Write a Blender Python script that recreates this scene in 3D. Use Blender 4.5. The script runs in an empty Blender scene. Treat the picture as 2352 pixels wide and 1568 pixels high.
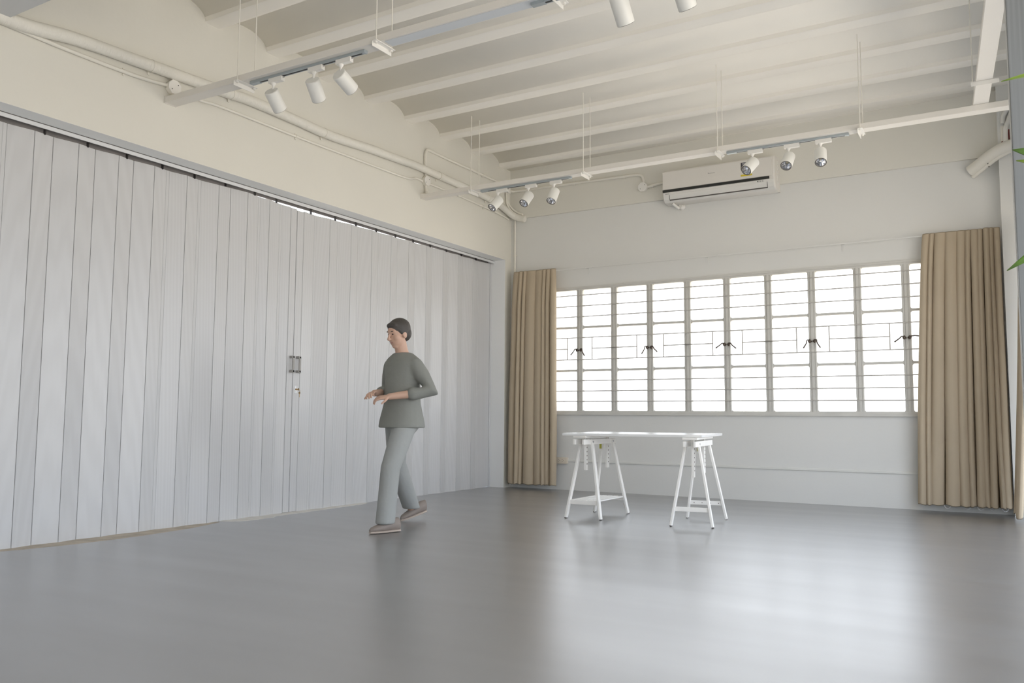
import bpy, bmesh, math, random
from mathutils import Vector, Matrix

random.seed(7)
SC = bpy.context.scene
COL = SC.collection
PI = math.pi

# ------------------------------------------------------------------ camera
cam_d = bpy.data.cameras.new('camera')
cam = bpy.data.objects.new('camera', cam_d)
COL.objects.link(cam)
cam_d.sensor_width = 36.0
cam_d.lens = 1926.5 * 36.0 / 2352.0
cam_d.clip_start = 0.05
cam_d.clip_end = 200
YAW, PIT, ROL = math.radians(-30.761), math.radians(5.076), math.radians(0.358)
fw = Vector((math.sin(YAW) * math.cos(PIT), math.cos(YAW) * math.cos(PIT), math.sin(PIT)))
r0 = Vector((math.cos(YAW), -math.sin(YAW), 0))
u0 = r0.cross(fw)
rx = r0 * math.cos(ROL) + u0 * math.sin(ROL)
ux = -r0 * math.sin(ROL) + u0 * math.cos(ROL)
M = Matrix((rx, ux, -fw)).transposed().to_4x4()
M.translation = Vector((5.562, -9.306, 0.9))
cam.matrix_world = M
SC.camera = cam

# ------------------------------------------------------------------ sky, exposure
SC.view_settings.view_transform = 'Standard'
SC.view_settings.look = 'None'
SC.view_settings.gamma = 1.0
SC.view_settings.exposure = 0.0
SC.view_settings.use_curve_mapping = False
SC.cycles.use_denoising = True
SC.cycles.max_bounces = 14
SC.cycles.diffuse_bounces = 8
SC.cycles.glossy_bounces = 4
SC.cycles.sample_clamp_indirect = 6.0

world = bpy.data.worlds.new('overcast_sky')
SC.world = world
world.use_nodes = True
wn = world.node_tree.nodes
wl = world.node_tree.links
wn.clear()
w_out = wn.new('ShaderNodeOutputWorld')
w_bg = wn.new('ShaderNodeBackground')
w_tc = wn.new('ShaderNodeTexCoord')
w_sep = wn.new('ShaderNodeSeparateXYZ')
w_ramp = wn.new('ShaderNodeValToRGB')
w_map = wn.new('ShaderNodeMapRange')
w_map.inputs['From Min'].default_value = -1
w_map.inputs['From Max'].default_value = 1
wl.new(w_tc.outputs['Generated'], w_sep.inputs[0])
wl.new(w_sep.outputs['Z'], w_map.inputs['Value'])
wl.new(w_map.outputs[0], w_ramp.inputs[0])
cr = w_ramp.color_ramp
cr.elements[0].position = 0.0
cr.elements[0].color = (1.10, 1.02, 0.90, 1)      # pale paved ground outside
cr.elements[1].position = 1.0
cr.elements[1].color = (0.78, 0.93, 1.16, 1)
e = cr.elements.new(0.492); e.color = (1.10, 1.02, 0.91, 1)
e = cr.elements.new(0.508); e.color = (0.95, 1.0, 1.07, 1)   # overcast horizon
wl.new(w_ramp.outputs[0], w_bg.inputs['Color'])
w_bg.inputs['Strength'].default_value = 3.6
wl.new(w_bg.outputs[0], w_out.inputs[0])

# ------------------------------------------------------------------ materials
def mat(name, col, rough=0.6, metal=0.0, spec=0.5, bump=0.0, bscale=40.0, vary=0.0, vscale=3.0, stretch=(1, 1, 1), emit=None):
    m = bpy.data.materials.new(name)
    m.use_nodes = True
    n, l = m.node_tree.nodes, m.node_tree.links
    b = n['Principled BSDF']
    b.inputs['Base Color'].default_value = (*col, 1)
    b.inputs['Roughness'].default_value = rough
    b.inputs['Metallic'].default_value = metal
    b.inputs['Specular IOR Level'].default_value = spec
    tc = n.new('ShaderNodeTexCoord')
    mp = n.new('ShaderNodeMapping')
    mp.inputs['Scale'].default_value = stretch
    l.new(tc.outputs['Object'], mp.inputs[0])
    nz = n.new('ShaderNodeTexNoise')
    nz.inputs['Scale'].default_value = vscale
    nz.inputs['Detail'].default_value = 5
    l.new(mp.outputs[0], nz.inputs['Vector'])
    rp = n.new('ShaderNodeValToRGB')
    v = max(vary, 0.01)
    rp.color_ramp.elements[0].position = 0.3
    rp.color_ramp.elements[1].position = 0.7
    rp.color_ramp.elements[0].color = (*[c * (1 - v) for c in col], 1)
    rp.color_ramp.elements[1].color = (*[min(1, c * (1 + v)) for c in col], 1)
    l.new(nz.outputs['Fac'], rp.inputs[0])
    l.new(rp.outputs[0], b.inputs['Base Color'])
    if bump > 0:
        n2 = n.new('ShaderNodeTexNoise')
        n2.inputs['Scale'].default_value = bscale
        n2.inputs['Detail'].default_value = 4
        l.new(mp.outputs[0], n2.inputs['Vector'])
        bp = n.new('ShaderNodeBump')
        bp.inputs['Strength'].default_value = bump
        bp.inputs['Distance'].default_value = 0.01
        l.new(n2.outputs['Fac'], bp.inputs['Height'])
        l.new(bp.outputs[0], b.inputs['Normal'])
    return m

CREAM = mat('cream_wall_paint', (0.722, 0.706, 0.648), 0.75, bump=0.12, bscale=25, vary=0.015, vscale=1.2)
CEILP = mat('ceiling_paint', (0.90, 0.872, 0.812), 0.75, bump=0.15, bscale=18, vary=0.02, vscale=1.5)
WHITEW = mat('white_wall_paint', (0.72, 0.72, 0.70), 0.65, bump=0.10, bscale=25, vary=0.015, vscale=1.2)
PIPEP = mat('painted_pipe_cream', (0.78, 0.755, 0.69), 0.6, bump=0.1, bscale=40)
WRAP = mat('painted_pipe_wrap', (0.78, 0.76, 0.70), 0.65, bump=0.5, bscale=14, stretch=(1, 6, 1))
TRUNK = mat('white_powder_coat', (0.78, 0.75, 0.70), 0.45)
WHITEPL = mat('white_plastic', (0.80, 0.785, 0.75), 0.4)
SPOTW = mat('spotlight_white', (0.78, 0.775, 0.74), 0.45)
ALU = mat('aluminium_rail', (0.45, 0.50, 0.53), 0.4, metal=0.6)
BLACK = mat('black_slot', (0.012, 0.010, 0.010), 0.5)
DARKG = mat('dark_grey_metal', (0.10, 0.09, 0.085), 0.5)
CHROME = mat('mirror_reflector', (0.75, 0.75, 0.76), 0.12, metal=1.0)
RIM = mat('dark_rim', (0.16, 0.15, 0.14), 0.45)
STEEL = mat('steel_zinc', (0.55, 0.55, 0.55), 0.35, metal=0.9)
BRASS = mat('brass_key', (0.45, 0.33, 0.18), 0.35, metal=0.9)
WINFR = mat('window_frame_paint', (0.62, 0.61, 0.575), 0.5, bump=0.15, bscale=30, vary=0.05, vscale=6)
GRILLE = mat('grille_paint', (0.50, 0.48, 0.45), 0.5)
LEVER = mat('bronze_lever', (0.09, 0.07, 0.055), 0.45, metal=0.5)
CURT = mat('beige_curtain_fabric', (0.485, 0.405, 0.30), 0.85, spec=0.2, bump=0.25, bscale=500, vary=0.03, vscale=2)
CORD = mat('white_cord', (0.8, 0.8, 0.8), 0.6)
TABLEW = mat('table_white_laminate', (0.80, 0.80, 0.79), 0.22)
TREST = mat('white_stained_birch', (0.88, 0.86, 0.82), 0.45, vary=0.03, vscale=8, stretch=(1, 1, 0.2))
HOLE = mat('peg_hole_dark', (0.10, 0.07, 0.05), 0.8)
WOODCUT = mat('bare_wood_edge', (0.45, 0.24, 0.10), 0.6)
STICKY = mat('yellow_green_sticker', (0.50, 0.48, 0.07), 0.5)
ACW = mat('ac_white_plastic', (0.74, 0.715, 0.675), 0.35)
ACLOW = mat('ac_lower_plastic', (0.74, 0.73, 0.70), 0.35)
ACBLK = mat('ac_black_strip', (0.022, 0.023, 0.022), 0.18)
YELL = mat('yellow_label', (0.62, 0.50, 0.03), 0.5)
LABDK = mat('dark_label', (0.045, 0.045, 0.06), 0.5)
INK = mat('dark_ink', (0.05, 0.045, 0.045), 0.5)
INKW = mat('white_ink', (0.75, 0.75, 0.78), 0.5)
GREYINK = mat('grey_ink', (0.38, 0.38, 0.38), 0.5)
OUTLETP = mat('outlet_ivory', (0.70, 0.63, 0.53), 0.45)
RACE = mat('raceway_white', (0.72, 0.72, 0.69), 0.5)
HANDLE = mat('grey_pull_handle', (0.36, 0.35, 0.33), 0.4)
TRACKW = mat('door_track_white', (0.70, 0.71, 0.72), 0.4)
TRACKI = mat('track_inside_shade', (0.16, 0.15, 0.145), 0.6)  # shade inside the track put into a dark colour
SILL = mat('bare_cement_strip', (0.50, 0.44, 0.36), 0.8, bump=0.4, bscale=30, vary=0.2, vscale=9)
OXID = mat('red_oxide', (0.16, 0.02, 0.018), 0.7)
POSTM = mat('brushed_grey_post', (0.16, 0.165, 0.163), 0.5, metal=0.0, vary=0.12, vscale=30, stretch=(4, 4, 0.05))
SKIN = mat('skin', (0.56, 0.36, 0.27), 0.55, vary=0.03)
HAIR = mat('dark_hair', (0.060, 0.052, 0.047), 0.6, bump=0.4, bscale=60)
SHIRT = mat('grey_green_shirt', (0.245, 0.25, 0.23), 0.85, spec=0.2, bump=0.3, bscale=22, vary=0.05)
TROUS = mat('light_grey_trousers', (0.34, 0.35, 0.34), 0.85, spec=0.2, bump=0.3, bscale=20, vary=0.05)
SHOE = mat('taupe_shoe', (0.26, 0.22, 0.195), 0.7)
SOLE = mat('pale_sole', (0.55, 0.47, 0.41), 0.7)
EYEM = mat('eye_dark', (0.03, 0.02, 0.015), 0.3)
LIPM = mat('lips', (0.42, 0.20, 0.17), 0.5)
LEAF = mat('green_leaf', (0.10, 0.19, 0.035), 0.4, vary=0.25, vscale=8)
LEAFL = mat('light_green_leaf', (0.28, 0.40, 0.06), 0.4, vary=0.2, vscale=8)
STEM = mat('brown_stem', (0.18, 0.12, 0.07), 0.8, bump=0.4)
POTM = mat('terracotta_white_pot', (0.62, 0.60, 0.56), 0.6)
SOIL = mat('potting_soil', (0.035, 0.025, 0.018), 0.9, bump=0.6, bscale=60)

# PVC wood-grain panels of the folding partition
def pvc():
    m = mat('pvc_woodgrain', (0.6, 0.6, 0.6), 0.30, spec=0.5)
    n, l = m.node_tree.nodes, m.node_tree.links
    b = n['Principled BSDF']
    tc = n.new('ShaderNodeTexCoord')
    oi = n.new('ShaderNodeObjectInfo')
    ad = n.new('ShaderNodeVectorMath'); ad.operation = 'ADD'
    cb = n.new('ShaderNodeCombineXYZ')
    mu = n.new('ShaderNodeMath'); mu.operation = 'MULTIPLY'; mu.inputs[1].default_value = 37.0
    l.new(oi.outputs['Random'], mu.inputs[0])
    l.new(mu.outputs[0], cb.inputs[2])
    l.new(tc.outputs['Object'], ad.inputs[0])
    l.new(cb.outputs[0], ad.inputs[1])
    mp = n.new('ShaderNodeMapping'); mp.inputs['Scale'].default_value = (6, 6, 0.35)
    l.new(ad.outputs[0], mp.inputs[0])
    wv = n.new('ShaderNodeTexWave'); wv.wave_type = 'RINGS'; wv.rings_direction = 'X'
    wv.inputs['Scale'].default_value = 2.2; wv.inputs['Distortion'].default_value = 5.0
    wv.inputs['Detail'].default_value = 2.5; wv.inputs['Detail Scale'].default_value = 0.9
    l.new(mp.outputs[0], wv.inputs['Vector'])
    rp = n.new('ShaderNodeValToRGB')
    rp.color_ramp.elements[0].color = (0.592, 0.594, 0.602, 1)
    rp.color_ramp.elements[1].color = (0.616, 0.619, 0.628, 1)
    l.new(wv.outputs['Fac'], rp.inputs[0])
    l.new(rp.outputs[0], b.inputs['Base Color'])
    return m
PVC = pvc()

def floor_mat():
    m = mat('grey_screed_floor', (0.168, 0.168, 0.170), 0.30, spec=1.0, vary=0.07, vscale=0.9)
    n, l = m.node_tree.nodes, m.node_tree.links
    b = n['Principled BSDF']
    tc = n.new('ShaderNodeTexCoord')
    mp = n.new('ShaderNodeMapping')
    mp.inputs['Rotation'].default_value = (0, 0, math.radians(31))
    mp.inputs['Scale'].default_value = (0.55, 3.2, 1)
    l.new(tc.outputs['Object'], mp.inputs[0])
    nz = n.new('ShaderNodeTexNoise'); nz.inputs['Scale'].default_value = 1.1; nz.inputs['Detail'].default_value = 3
    l.new(mp.outputs[0], nz.inputs['Vector'])
    mr = n.new('ShaderNodeMapRange')
    mr.inputs['From Min'].default_value = 0.3; mr.inputs['From Max'].default_value = 0.7
    mr.inputs['To Min'].default_value = 0.30; mr.inputs['To Max'].default_value = 0.40
    l.new(nz.outputs['Fac'], mr.inputs['Value'])
    l.new(mr.outputs[0], b.inputs['Roughness'])
    b.inputs['Coat Weight'].default_value = 1.0
    b.inputs['Coat Roughness'].default_value = 0.325
    b.inputs['Coat IOR'].default_value = 2.1
    return m
FLOORM = floor_mat()

def glass_mat():
    # obscured (frosted) glass: lets part of the daylight through, hides the view
    m = bpy.data.materials.new('obscured_glass')
    m.use_nodes = True
    n, l = m.node_tree.nodes, m.node_tree.links
    n.clear()
    o = n.new('ShaderNodeOutputMaterial')
    tr = n.new('ShaderNodeBsdfTranslucent'); tr.inputs['Color'].default_value = (0.95, 0.95, 0.95, 1)
    tp = n.new('ShaderNodeBsdfTransparent'); tp.inputs['Color'].default_value = (0.985, 0.975, 0.96, 1)
    gl = n.new('ShaderNodeBsdfGlossy'); gl.inputs['Roughness'].default_value = 0.3
    mx = n.new('ShaderNodeMixShader'); mx.inputs[0].default_value = 0.95
    mx2 = n.new('ShaderNodeMixShader'); mx2.inputs[0].default_value = 0.04
    nz = n.new('ShaderNodeTexNoise'); nz.inputs['Scale'].default_value = 90
    bp = n.new('ShaderNodeBump'); bp.inputs['Strength'].default_value = 0.1
    l.new(nz.outputs['Fac'], bp.inputs['Height']); l.new(bp.outputs[0], gl.inputs['Normal'])
    l.new(tr.outputs[0], mx.inputs[1]); l.new(tp.outputs[0], mx.inputs[2])
    l.new(mx.outputs[0], mx2.inputs[1]); l.new(gl.outputs[0], mx2.inputs[2])
    l.new(mx2.outputs[0], o.inputs[0])
    return m
GLASS = glass_mat()

# ------------------------------------------------------------------ mesh helpers
class MB:
    def __init__(s):
        s.bm = bmesh.new()
    def box(s, a, b, bevel=0.0):
        a, b = Vector(a), Vector(b)
        c = (a + b) / 2; d = b - a
        r = bmesh.ops.create_cube(s.bm, size=1.0)
        bmesh.ops.scale(s.bm, vec=(abs(d.x), abs(d.y), abs(d.z)), verts=r['verts'])
        bmesh.ops.translate(s.bm, vec=c, verts=r['verts'])
        if bevel > 0:
            es = list({e for v in r['verts'] for e in v.link_edges})
            bmesh.ops.bevel(s.bm, geom=es, offset=bevel, segments=2, affect='EDGES', profile=0.5)
        return s
    def beam(s, p0, p1, w, d, side=(1, 0, 0), bevel=0.0):
        """rectangular bar from p0 to p1; w along side, d across it"""
        p0, p1 = Vector(p0), Vector(p1)
        z = (p1 - p0).normalized()
        x = Vector(side); x = (x - z * x.dot(z)).normalized()
        y = z.cross(x)
        L = (p1 - p0).length
        r = bmesh.ops.create_cube(s.bm, size=1.0)
        bmesh.ops.scale(s.bm, vec=(w, d, L), verts=r['verts'])
        m = Matrix((x, y, z)).transposed().to_4x4(); m.translation = (p0 + p1) / 2
        bmesh.ops.transform(s.bm, matrix=m, verts=r['verts'])
        if bevel > 0:
            es = list({e for v in r['verts'] for e in v.link_edges})
            bmesh.ops.bevel(s.bm, geom=es, offset=bevel, segments=1, affect='EDGES')
        return s
    def cyl(s, p0, p1, r0, r1=None, seg=16, caps=True):
        p0, p1 = Vector(p0), Vector(p1)
        if r1 is None: r1 = r0
        z = (p1 - p0).normalized()
        x = z.orthogonal().normalized(); y = z.cross(x)
        A, B = [], []
        for i in range(seg):
            a = 2 * PI * i / seg
            q = x * math.cos(a) + y * math.sin(a)
            A.append(s.bm.verts.new(p0 + q * r0)); B.append(s.bm.verts.new(p1 + q * r1))
        for i in range(seg):
            j = (i + 1) % seg
            s.bm.faces.new((A[i], A[j], B[j], B[i]))
        if caps:
            s.bm.faces.new(A[::-1]); s.bm.faces.new(B)
        return s
    def lathe(s, prof, seg=24, origin=(0, 0, 0), axis=(0, 0, 1)):
        """prof: list of (radius, height) along axis"""
        z = Vector(axis).normalized(); x = z.orthogonal().normalized(); y = z.cross(x); o = Vector(origin)
        rings = []
        for r, h in prof:
            if r < 1e-6:
                rings.append([s.bm.verts.new(o + z * h)])
            else:
                rings.append([s.bm.verts.new(o + z * h + (x * math.cos(2 * PI * i / seg) + y * math.sin(2 * PI * i / seg)) * r) for i in range(seg)])
        for a, b in zip(rings, rings[1:]):
            for i in range(seg):
                j = (i + 1) % seg
                if len(a) == 1 and len(b) == 1: continue
                if len(a) == 1: s.bm.faces.new((a[0], b[j], b[i]))
                elif len(b) == 1: s.bm.faces.new((a[i], a[j], b[0]))
                else: s.bm.faces.new((a[i], a[j], b[j], b[i]))
        return s
    def tube(s, pts, r, seg=10, smooth=0, caps=True, wob=0.0):
        P = [Vector(p) for p in pts]
        R = r if isinstance(r, (list, tuple)) else [r] * len(P)
        if smooth:
            Q, RR = [], []
            n = len(P)
            for i in range(n - 1):
                a, b, c, d = P[max(i - 1, 0)], P[i], P[i + 1], P[min(i + 2, n - 1)]
                for k in range(smooth):
                    t = k / smooth
                    Q.append(0.5 * ((2 * b) + (c - a) * t + (2 * a - 5 * b + 4 * c - d) * t * t + (3 * b - a - 3 * c + d) * t ** 3))
                    RR.append(R[i] * (1 - t) + R[i + 1] * t)
            Q.append(P[-1]); RR.append(R[-1]); P, R = Q, RR
        rings = []
        px = None
        for i, p in enumerate(P):
            t = (P[min(i + 1, len(P) - 1)] - P[max(i - 1, 0)]).normalized()
            if px is None: px = t.orthogonal().normalized()
            px = (px - t * px.dot(t)).normalized()
            py = t.cross(px)
            rr = R[i] * (1 + random.uniform(-wob, wob))
            rings.append([s.bm.verts.new(p + (px * math.cos(2 * PI * k / seg) + py * math.sin(2 * PI * k / seg)) * rr) for k in range(seg)])
        for a, b in zip(rings, rings[1:]):
            for k in range(seg):
                j = (k + 1) % seg
                s.bm.faces.new((a[k], a[j], b[j], b[k]))
        if caps:
            s.bm.faces.new(rings[0][::-1]); s.bm.faces.new(rings[-1])
        return s
    def prism(s, prof, axis, a, b):
        """closed 2-D profile extruded along axis 'x' (prof=(y,z)), 'y' (prof=(x,z)) or 'z' (prof=(x,y))"""
        def mk(t, p):
            return {'x': (t, p[0], p[1]), 'y': (p[0], t, p[1]), 'z': (p[0], p[1], t)}[axis]
        A = [s.bm.verts.new(mk(a, p)) for p in prof]
        B = [s.bm.verts.new(mk(b, p)) for p in prof]
        n = len(prof)
        for i in range(n):
            j = (i + 1) % n
            s.bm.faces.new((A[i], A[j], B[j], B[i]))
        s.bm.faces.new(A[::-1]); s.bm.faces.new(B)
        return s
    def loft(s, rings, caps=True):
        V = [[s.bm.verts.new(p) for p in r] for r in rings]
        n = len(V[0])
        for a, b in zip(V, V[1:]):
            for k in range(n):
                j = (k + 1) % n
                s.bm.faces.new((a[k], a[j], b[j], b[k]))
        if caps:
            s.bm.faces.new(V[0][::-1]); s.bm.faces.new(V[-1])
        return s
    def ball(s, c, r, seg=16, rings=10):
        q = bmesh.ops.create_uvsphere(s.bm, u_segments=seg, v_segments=rings, radius=1.0)
        if not isinstance(r, (tuple, list)): r = (r, r, r)
        bmesh.ops.scale(s.bm, vec=r, verts=q['verts'])
        bmesh.ops.translate(s.bm, vec=c, verts=q['verts'])
        return s
    def grid(s, rows):
        V = [[s.bm.verts.new(p) for p in r] for r in rows]
        for a, b in zip(V, V[1:]):
            for k in range(len(a) - 1):
                s.bm.faces.new((a[k], a[k + 1], b[k + 1], b[k]))
        return s

def mesh_of(mb, name, m, smooth=False, off=None, angle=40):
    bm = mb.bm
    if off is not None:
        bmesh.ops.translate(bm, vec=-Vector(off), verts=bm.verts)
    bmesh.ops.recalc_face_normals(bm, faces=bm.faces)
    if smooth:
        lim = math.radians(angle)
        for f in bm.faces: f.smooth = True
        for e in bm.edges:
            if len(e.link_faces) == 2 and e.calc_face_angle(0) > lim: e.smooth = False
    me = bpy.data.meshes.new(name)
    bm.to_mesh(me); bm.free()
    if m: me.materials.append(m)
    return me

def obj(name, mb, m, parent=None, smooth=False, loc=None):
    """parts: geometry given in world space; it is re-based on the parent's origin"""
    off = None
    if parent is not None:
        off = parent.get('_o', (0, 0, 0))
        off = Vector(off)
    elif loc is not None:
        off = Vector(loc)
    me = mesh_of(mb, name, m, smooth, off)
    o = bpy.data.objects.new(name, me)
    COL.objects.link(o)
    if parent is not None:
        o.parent = parent
        o['_o'] = tuple(off)
    elif loc is not None:
        o.location = loc
        o['_o'] = tuple(loc)
    return o

def tag(o, label=None, cat=None, group=None, kind=None):
    if label: o['label'] = label
    if cat: o['category'] = cat
    if group: o['group'] = group
    if kind: o['kind'] = kind
    return o

def thing(name, loc, label, cat, group=None):
    o = bpy.data.objects.new(name, None)
    o.empty_display_size = 0.05
    COL.objects.link(o)
    o.location = loc
    o['_o'] = tuple(loc)
    return tag(o, label, cat, group)

def structure(name, mb, m, label=None, smooth=False, parent=None, loc=None):
    o = obj(name, mb, m, parent, smooth, loc)
    if parent is None:
        o['kind'] = 'structure'
        if label: o['label'] = label
    return o

def text_part(name, body, size, m, origin, xdir, up, parent, depth=0.001):
    cu = bpy.data.curves.new(name, 'FONT')
    cu.body = body; cu.size = size; cu.extrude = depth; cu.align_x = 'CENTER'; cu.align_y = 'CENTER'
    tmp = bpy.data.objects.new(name + '_tmp', cu)
    COL.objects.link(tmp)
    dg = bpy.context.evaluated_depsgraph_get()
    me = bpy.data.meshes.new_from_object(tmp.evaluated_get(dg))
    bpy.data.objects.remove(tmp, do_unlink=True)
    bpy.data.curves.remove(cu)
    x = Vector(xdir).normalized(); y = Vector(up); y = (y - x * y.dot(x)).normalized(); z = x.cross(y)
    mt = Matrix((x, y, z)).transposed().to_4x4()
    mt.translation = Vector(origin) - Vector(parent.get('_o', (0, 0, 0)))
    me.transform(mt)
    me.materials.clear(); me.materials.append(m)
    o = bpy.data.objects.new(name, me)
    COL.objects.link(o); o.parent = parent
    o['_o'] = tuple(parent.get('_o', (0, 0, 0)))
    return o

# ------------------------------------------------------------------ room shell
RX = 6.15          # inner face of the right wall
FY = -11.6         # wall behind the camera
RIBZ = 4.10
LINT = 2.91
WT = 0.36          # thickness of the left wall
XP = -0.216        # plane of the folding partition

structure('floor', MB().box((-1.6, FY - 0.4, -0.15), (RX + 1.6, 0.3, 0.0)), FLOORM,
          'grey polished cement screed floor with soft window reflections')

wl_ = MB()
wl_.box((-WT, FY, LINT), (0, 0.25, 4.34))
wl_.box((-WT, -0.145, 0), (0, 0.25, LINT))
wl_.box((-WT, FY, 0), (0, -8.6, LINT))
wlo = structure('wall_left', wl_, CREAM, 'cream painted wall above the folding partition')
JAMBP = mat('white_reveal_paint', (0.84, 0.85, 0.85), 0.65, bump=0.1, bscale=25)
wlo.data.materials.append(JAMBP)
for p in wlo.data.polygons:          # soffit and jamb reveals of the opening have their own white paint
    if (p.normal.z < -0.9 and p.center.z > 2) or (p.normal.y < -0.9 and p.center.z < 2.5): p.material_index = 1

# back wall with the window opening
WX0, WX1, WZ0, WZ1 = 0.505, 5.175, 0.935, 2.489
wb = MB()
wb.box((-WT, 0, 0), (RX + 0.3, 0.22, WZ0))
wb.box((-WT, 0, WZ1), (RX + 0.3, 0.22, 4.34))
wb.box((-WT, 0, WZ0), (WX0, 0.22, WZ1))
wb.box((WX1, 0, WZ0), (RX + 0.3, 0.22, WZ1))
structure('wall_back', wb, WHITEW, 'white painted back wall around the steel window')

structure('trim_1', MB().box((0, -0.03, 3.46), (RX, 0.02, 4.12)), CREAM,
          'shallow cream painted beam along the top of the back wall')

# right wall: wide openings along the right of the room (outside the frame)
wr = MB()
wr.box((RX, FY, 0), (RX + 0.25, 0.2, 0.08))
wr.box((RX, FY, 2.85), (RX + 0.25, 0.2, 4.34))
wr.box((RX, -0.75, 0.08), (RX + 0.25, 0.2, 2.85))
wr.box((RX, -5.75, 0.08), (RX + 0.25, -5.35, 2.85))
wr.box((RX, FY, 0.08), (RX + 0.25, -9.6, 2.85))
structure('wall_right', wr, WHITEW, 'white wall with wide openings on the right')

wf = MB()
wf.box((-WT, FY - 0.25, 3.2), (RX + 0.25, FY, 4.34))
wf.box((-WT, FY - 0.25, 0), (3.6, FY, 3.2))
wf.box((5.4, FY - 0.25, 0), (RX + 0.25, FY, 3.2))
wf.box((3.6, FY - 0.25, 2.2), (5.4, FY, 3.2))
structure('wall_front', wf, WHITEW, 'white wall behind the viewpoint')

structure('trim_2', MB().box((5.545, -0.16, 0), (RX, 0.02, 4.12)), WHITEW,
          'white square pillar in the back right corner')
structure('trim_3', MB().box((-0.02, -7.70, 3.443), (RX + 0.02, -6.49, 4.2)), mat('grey_white_paint', (0.62, 0.63, 0.64), 0.7),
          'white downstand beam crossing the ceiling at the upper left')

# ceiling: shallow arched vaults between flat ribs
NR, PITCH, RW = 18, 0.6575, 0.165
near0 = -0.305                                   # front (near) edge of the rib next to the back wall
cl = MB()
rows = []
prof = []
y = 0.25
def vault(ya, yb):
    out = []
    c, h = (ya + yb) / 2, abs(ya - yb) / 2
    for k in range(25):
        t = -math.cos(PI * k / 24)
        out.append((c - t * h, RIBZ + 0.015 + 0.115 * (max(0.0, 1 - abs(t) ** 2.1)) ** 0.55))
    return out
edge = 0.25
for k in range(NR):
    near = near0 - PITCH * k
    prof += vault(edge, near + RW) if k else [(0.25, RIBZ + 0.012), (near + RW, RIBZ + 0.012)]
    edge = near
prof += vault(edge, FY - 0.3)
top = [(FY - 0.3, 4.36), (0.25, 4.36)]
cl.grid([[(-WT, p[0], p[1]) for p in prof], [(RX + 0.3, p[0], p[1]) for p in prof]])
ceiling = structure('ceiling', cl, CEILP, 'cream ceiling of shallow arched vaults between flat ribs', smooth=True)
mod = ceiling.modifiers.new('thickness', 'SOLIDIFY'); mod.thickness = 0.06; mod.offset = 1.0
for k in range(NR):
    near = near0 - PITCH * k
    ya, yb = near, near + RW
    rp = [(ya - 0.010, RIBZ + 0.05), (ya - 0.003, RIBZ + 0.006), (ya + 0.006, RIBZ)]
    for q in range(8):
        a_ = q / 7 * PI / 2
        rp.append((yb - 0.055 + 0.075 * math.sin(a_), RIBZ + 0.045 * (1 - math.cos(a_))))
    rp.append((yb + 0.022, RIBZ + 0.06))
    obj('rib', MB().prism(rp, 'x', -0.02, RX + 0.05), CEILP, ceiling, True)
roof = MB().box((-WT - 0.05, FY - 0.3, 4.36), (RX + 0.35, 0.3, 4.5))
structure('trim_4', roof, CEILP, 'flat roof slab over the vaults')

# bare cement strip showing along the foot of the partition
def strip(pts_in, pts_out, z=0.0035):
    mb = MB()
    n = len(pts_in)
    lo_i = [(x, y, -0.01) for x, y in pts_in]; hi_i = [(x, y, z) for x, y in pts_in]
    lo_o = [(x, y, -0.01) for x, y in pts_out]; hi_o = [(x, y, z * 0.3) for x, y in pts_out]
    mb.grid([lo_i, hi_i, hi_o, lo_o])
    return mb
SILLW = mat('pale_painted_cement', (0.72, 0.70, 0.66), 0.7, bump=0.4, bscale=30, vary=0.1, vscale=9)
ys = [-6.35 + 0.12 * i for i in range(17)]
xo = [-0.20 + 0.19 * math.sin(PI * min(1, max(0, (yy + 6.35) / 1.95))) ** 0.7 + random.uniform(-0.008, 0.008) for yy in ys]
structure('trim_5', strip([(-0.30, yy) for yy in ys], list(zip(xo, ys))), SILL, 'bare cement strip at the foot of the left partition leaf')
ys = [-4.40 + 0.09 * i for i in range(22)]
xo = [-0.105 + (0.05 if yy < -3.9 else 0.0) - 0.035 * max(0, (yy + 3.6) / 1.2) + random.uniform(-0.006, 0.006) for yy in ys]
xo[0] = xo[-1] = -0.21; xo[1] -= 0.03; xo[-2] -= 0.02
structure('trim_6', strip([(-0.30, yy) for yy in ys], list(zip(xo, ys)), 0.006), SILLW, 'pale painted threshold strip under the closing posts')

# ------------------------------------------------------------------ window
win = bpy.data.objects.new('window_1', None); COL.objects.link(win)
win['_o'] = (0, 0, 0)
tag(win, 'white steel casement window band with obscured glass and a bar grille', kind='structure')
COLW, COLP, CX0 = 0.382, 0.4597, 0.580
GZ0, GZ1 = 0.969, 2.463
BARS = (1.464, 1.998)
fr = MB()
fr.box((WX0, -0.012, WZ1 - 0.026), (WX1, 0.06, WZ1)); fr.box((WX0, -0.012, WZ0), (WX1, 0.06, WZ0 + 0.034))
fr.box((WX0, -0.012, WZ0), (CX0, 0.06, WZ1)); fr.box((CX0 + 9 * COLP + COLW, -0.012, WZ0), (WX1, 0.06, WZ1))
obj('outer_frame', fr, WINFR, win)
obj('head_moulding', MB().box((WX0 - 0.01, -0.022, WZ1 - 0.004), (WX1 + 0.01, 0.0, WZ1 + 0.016)), WINFR, win)
obj('sill', MB().box((WX0 - 0.01, -0.03, WZ0 - 0.016), (WX1 + 0.01, 0.0, WZ0 + 0.006)), WINFR, win)
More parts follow.
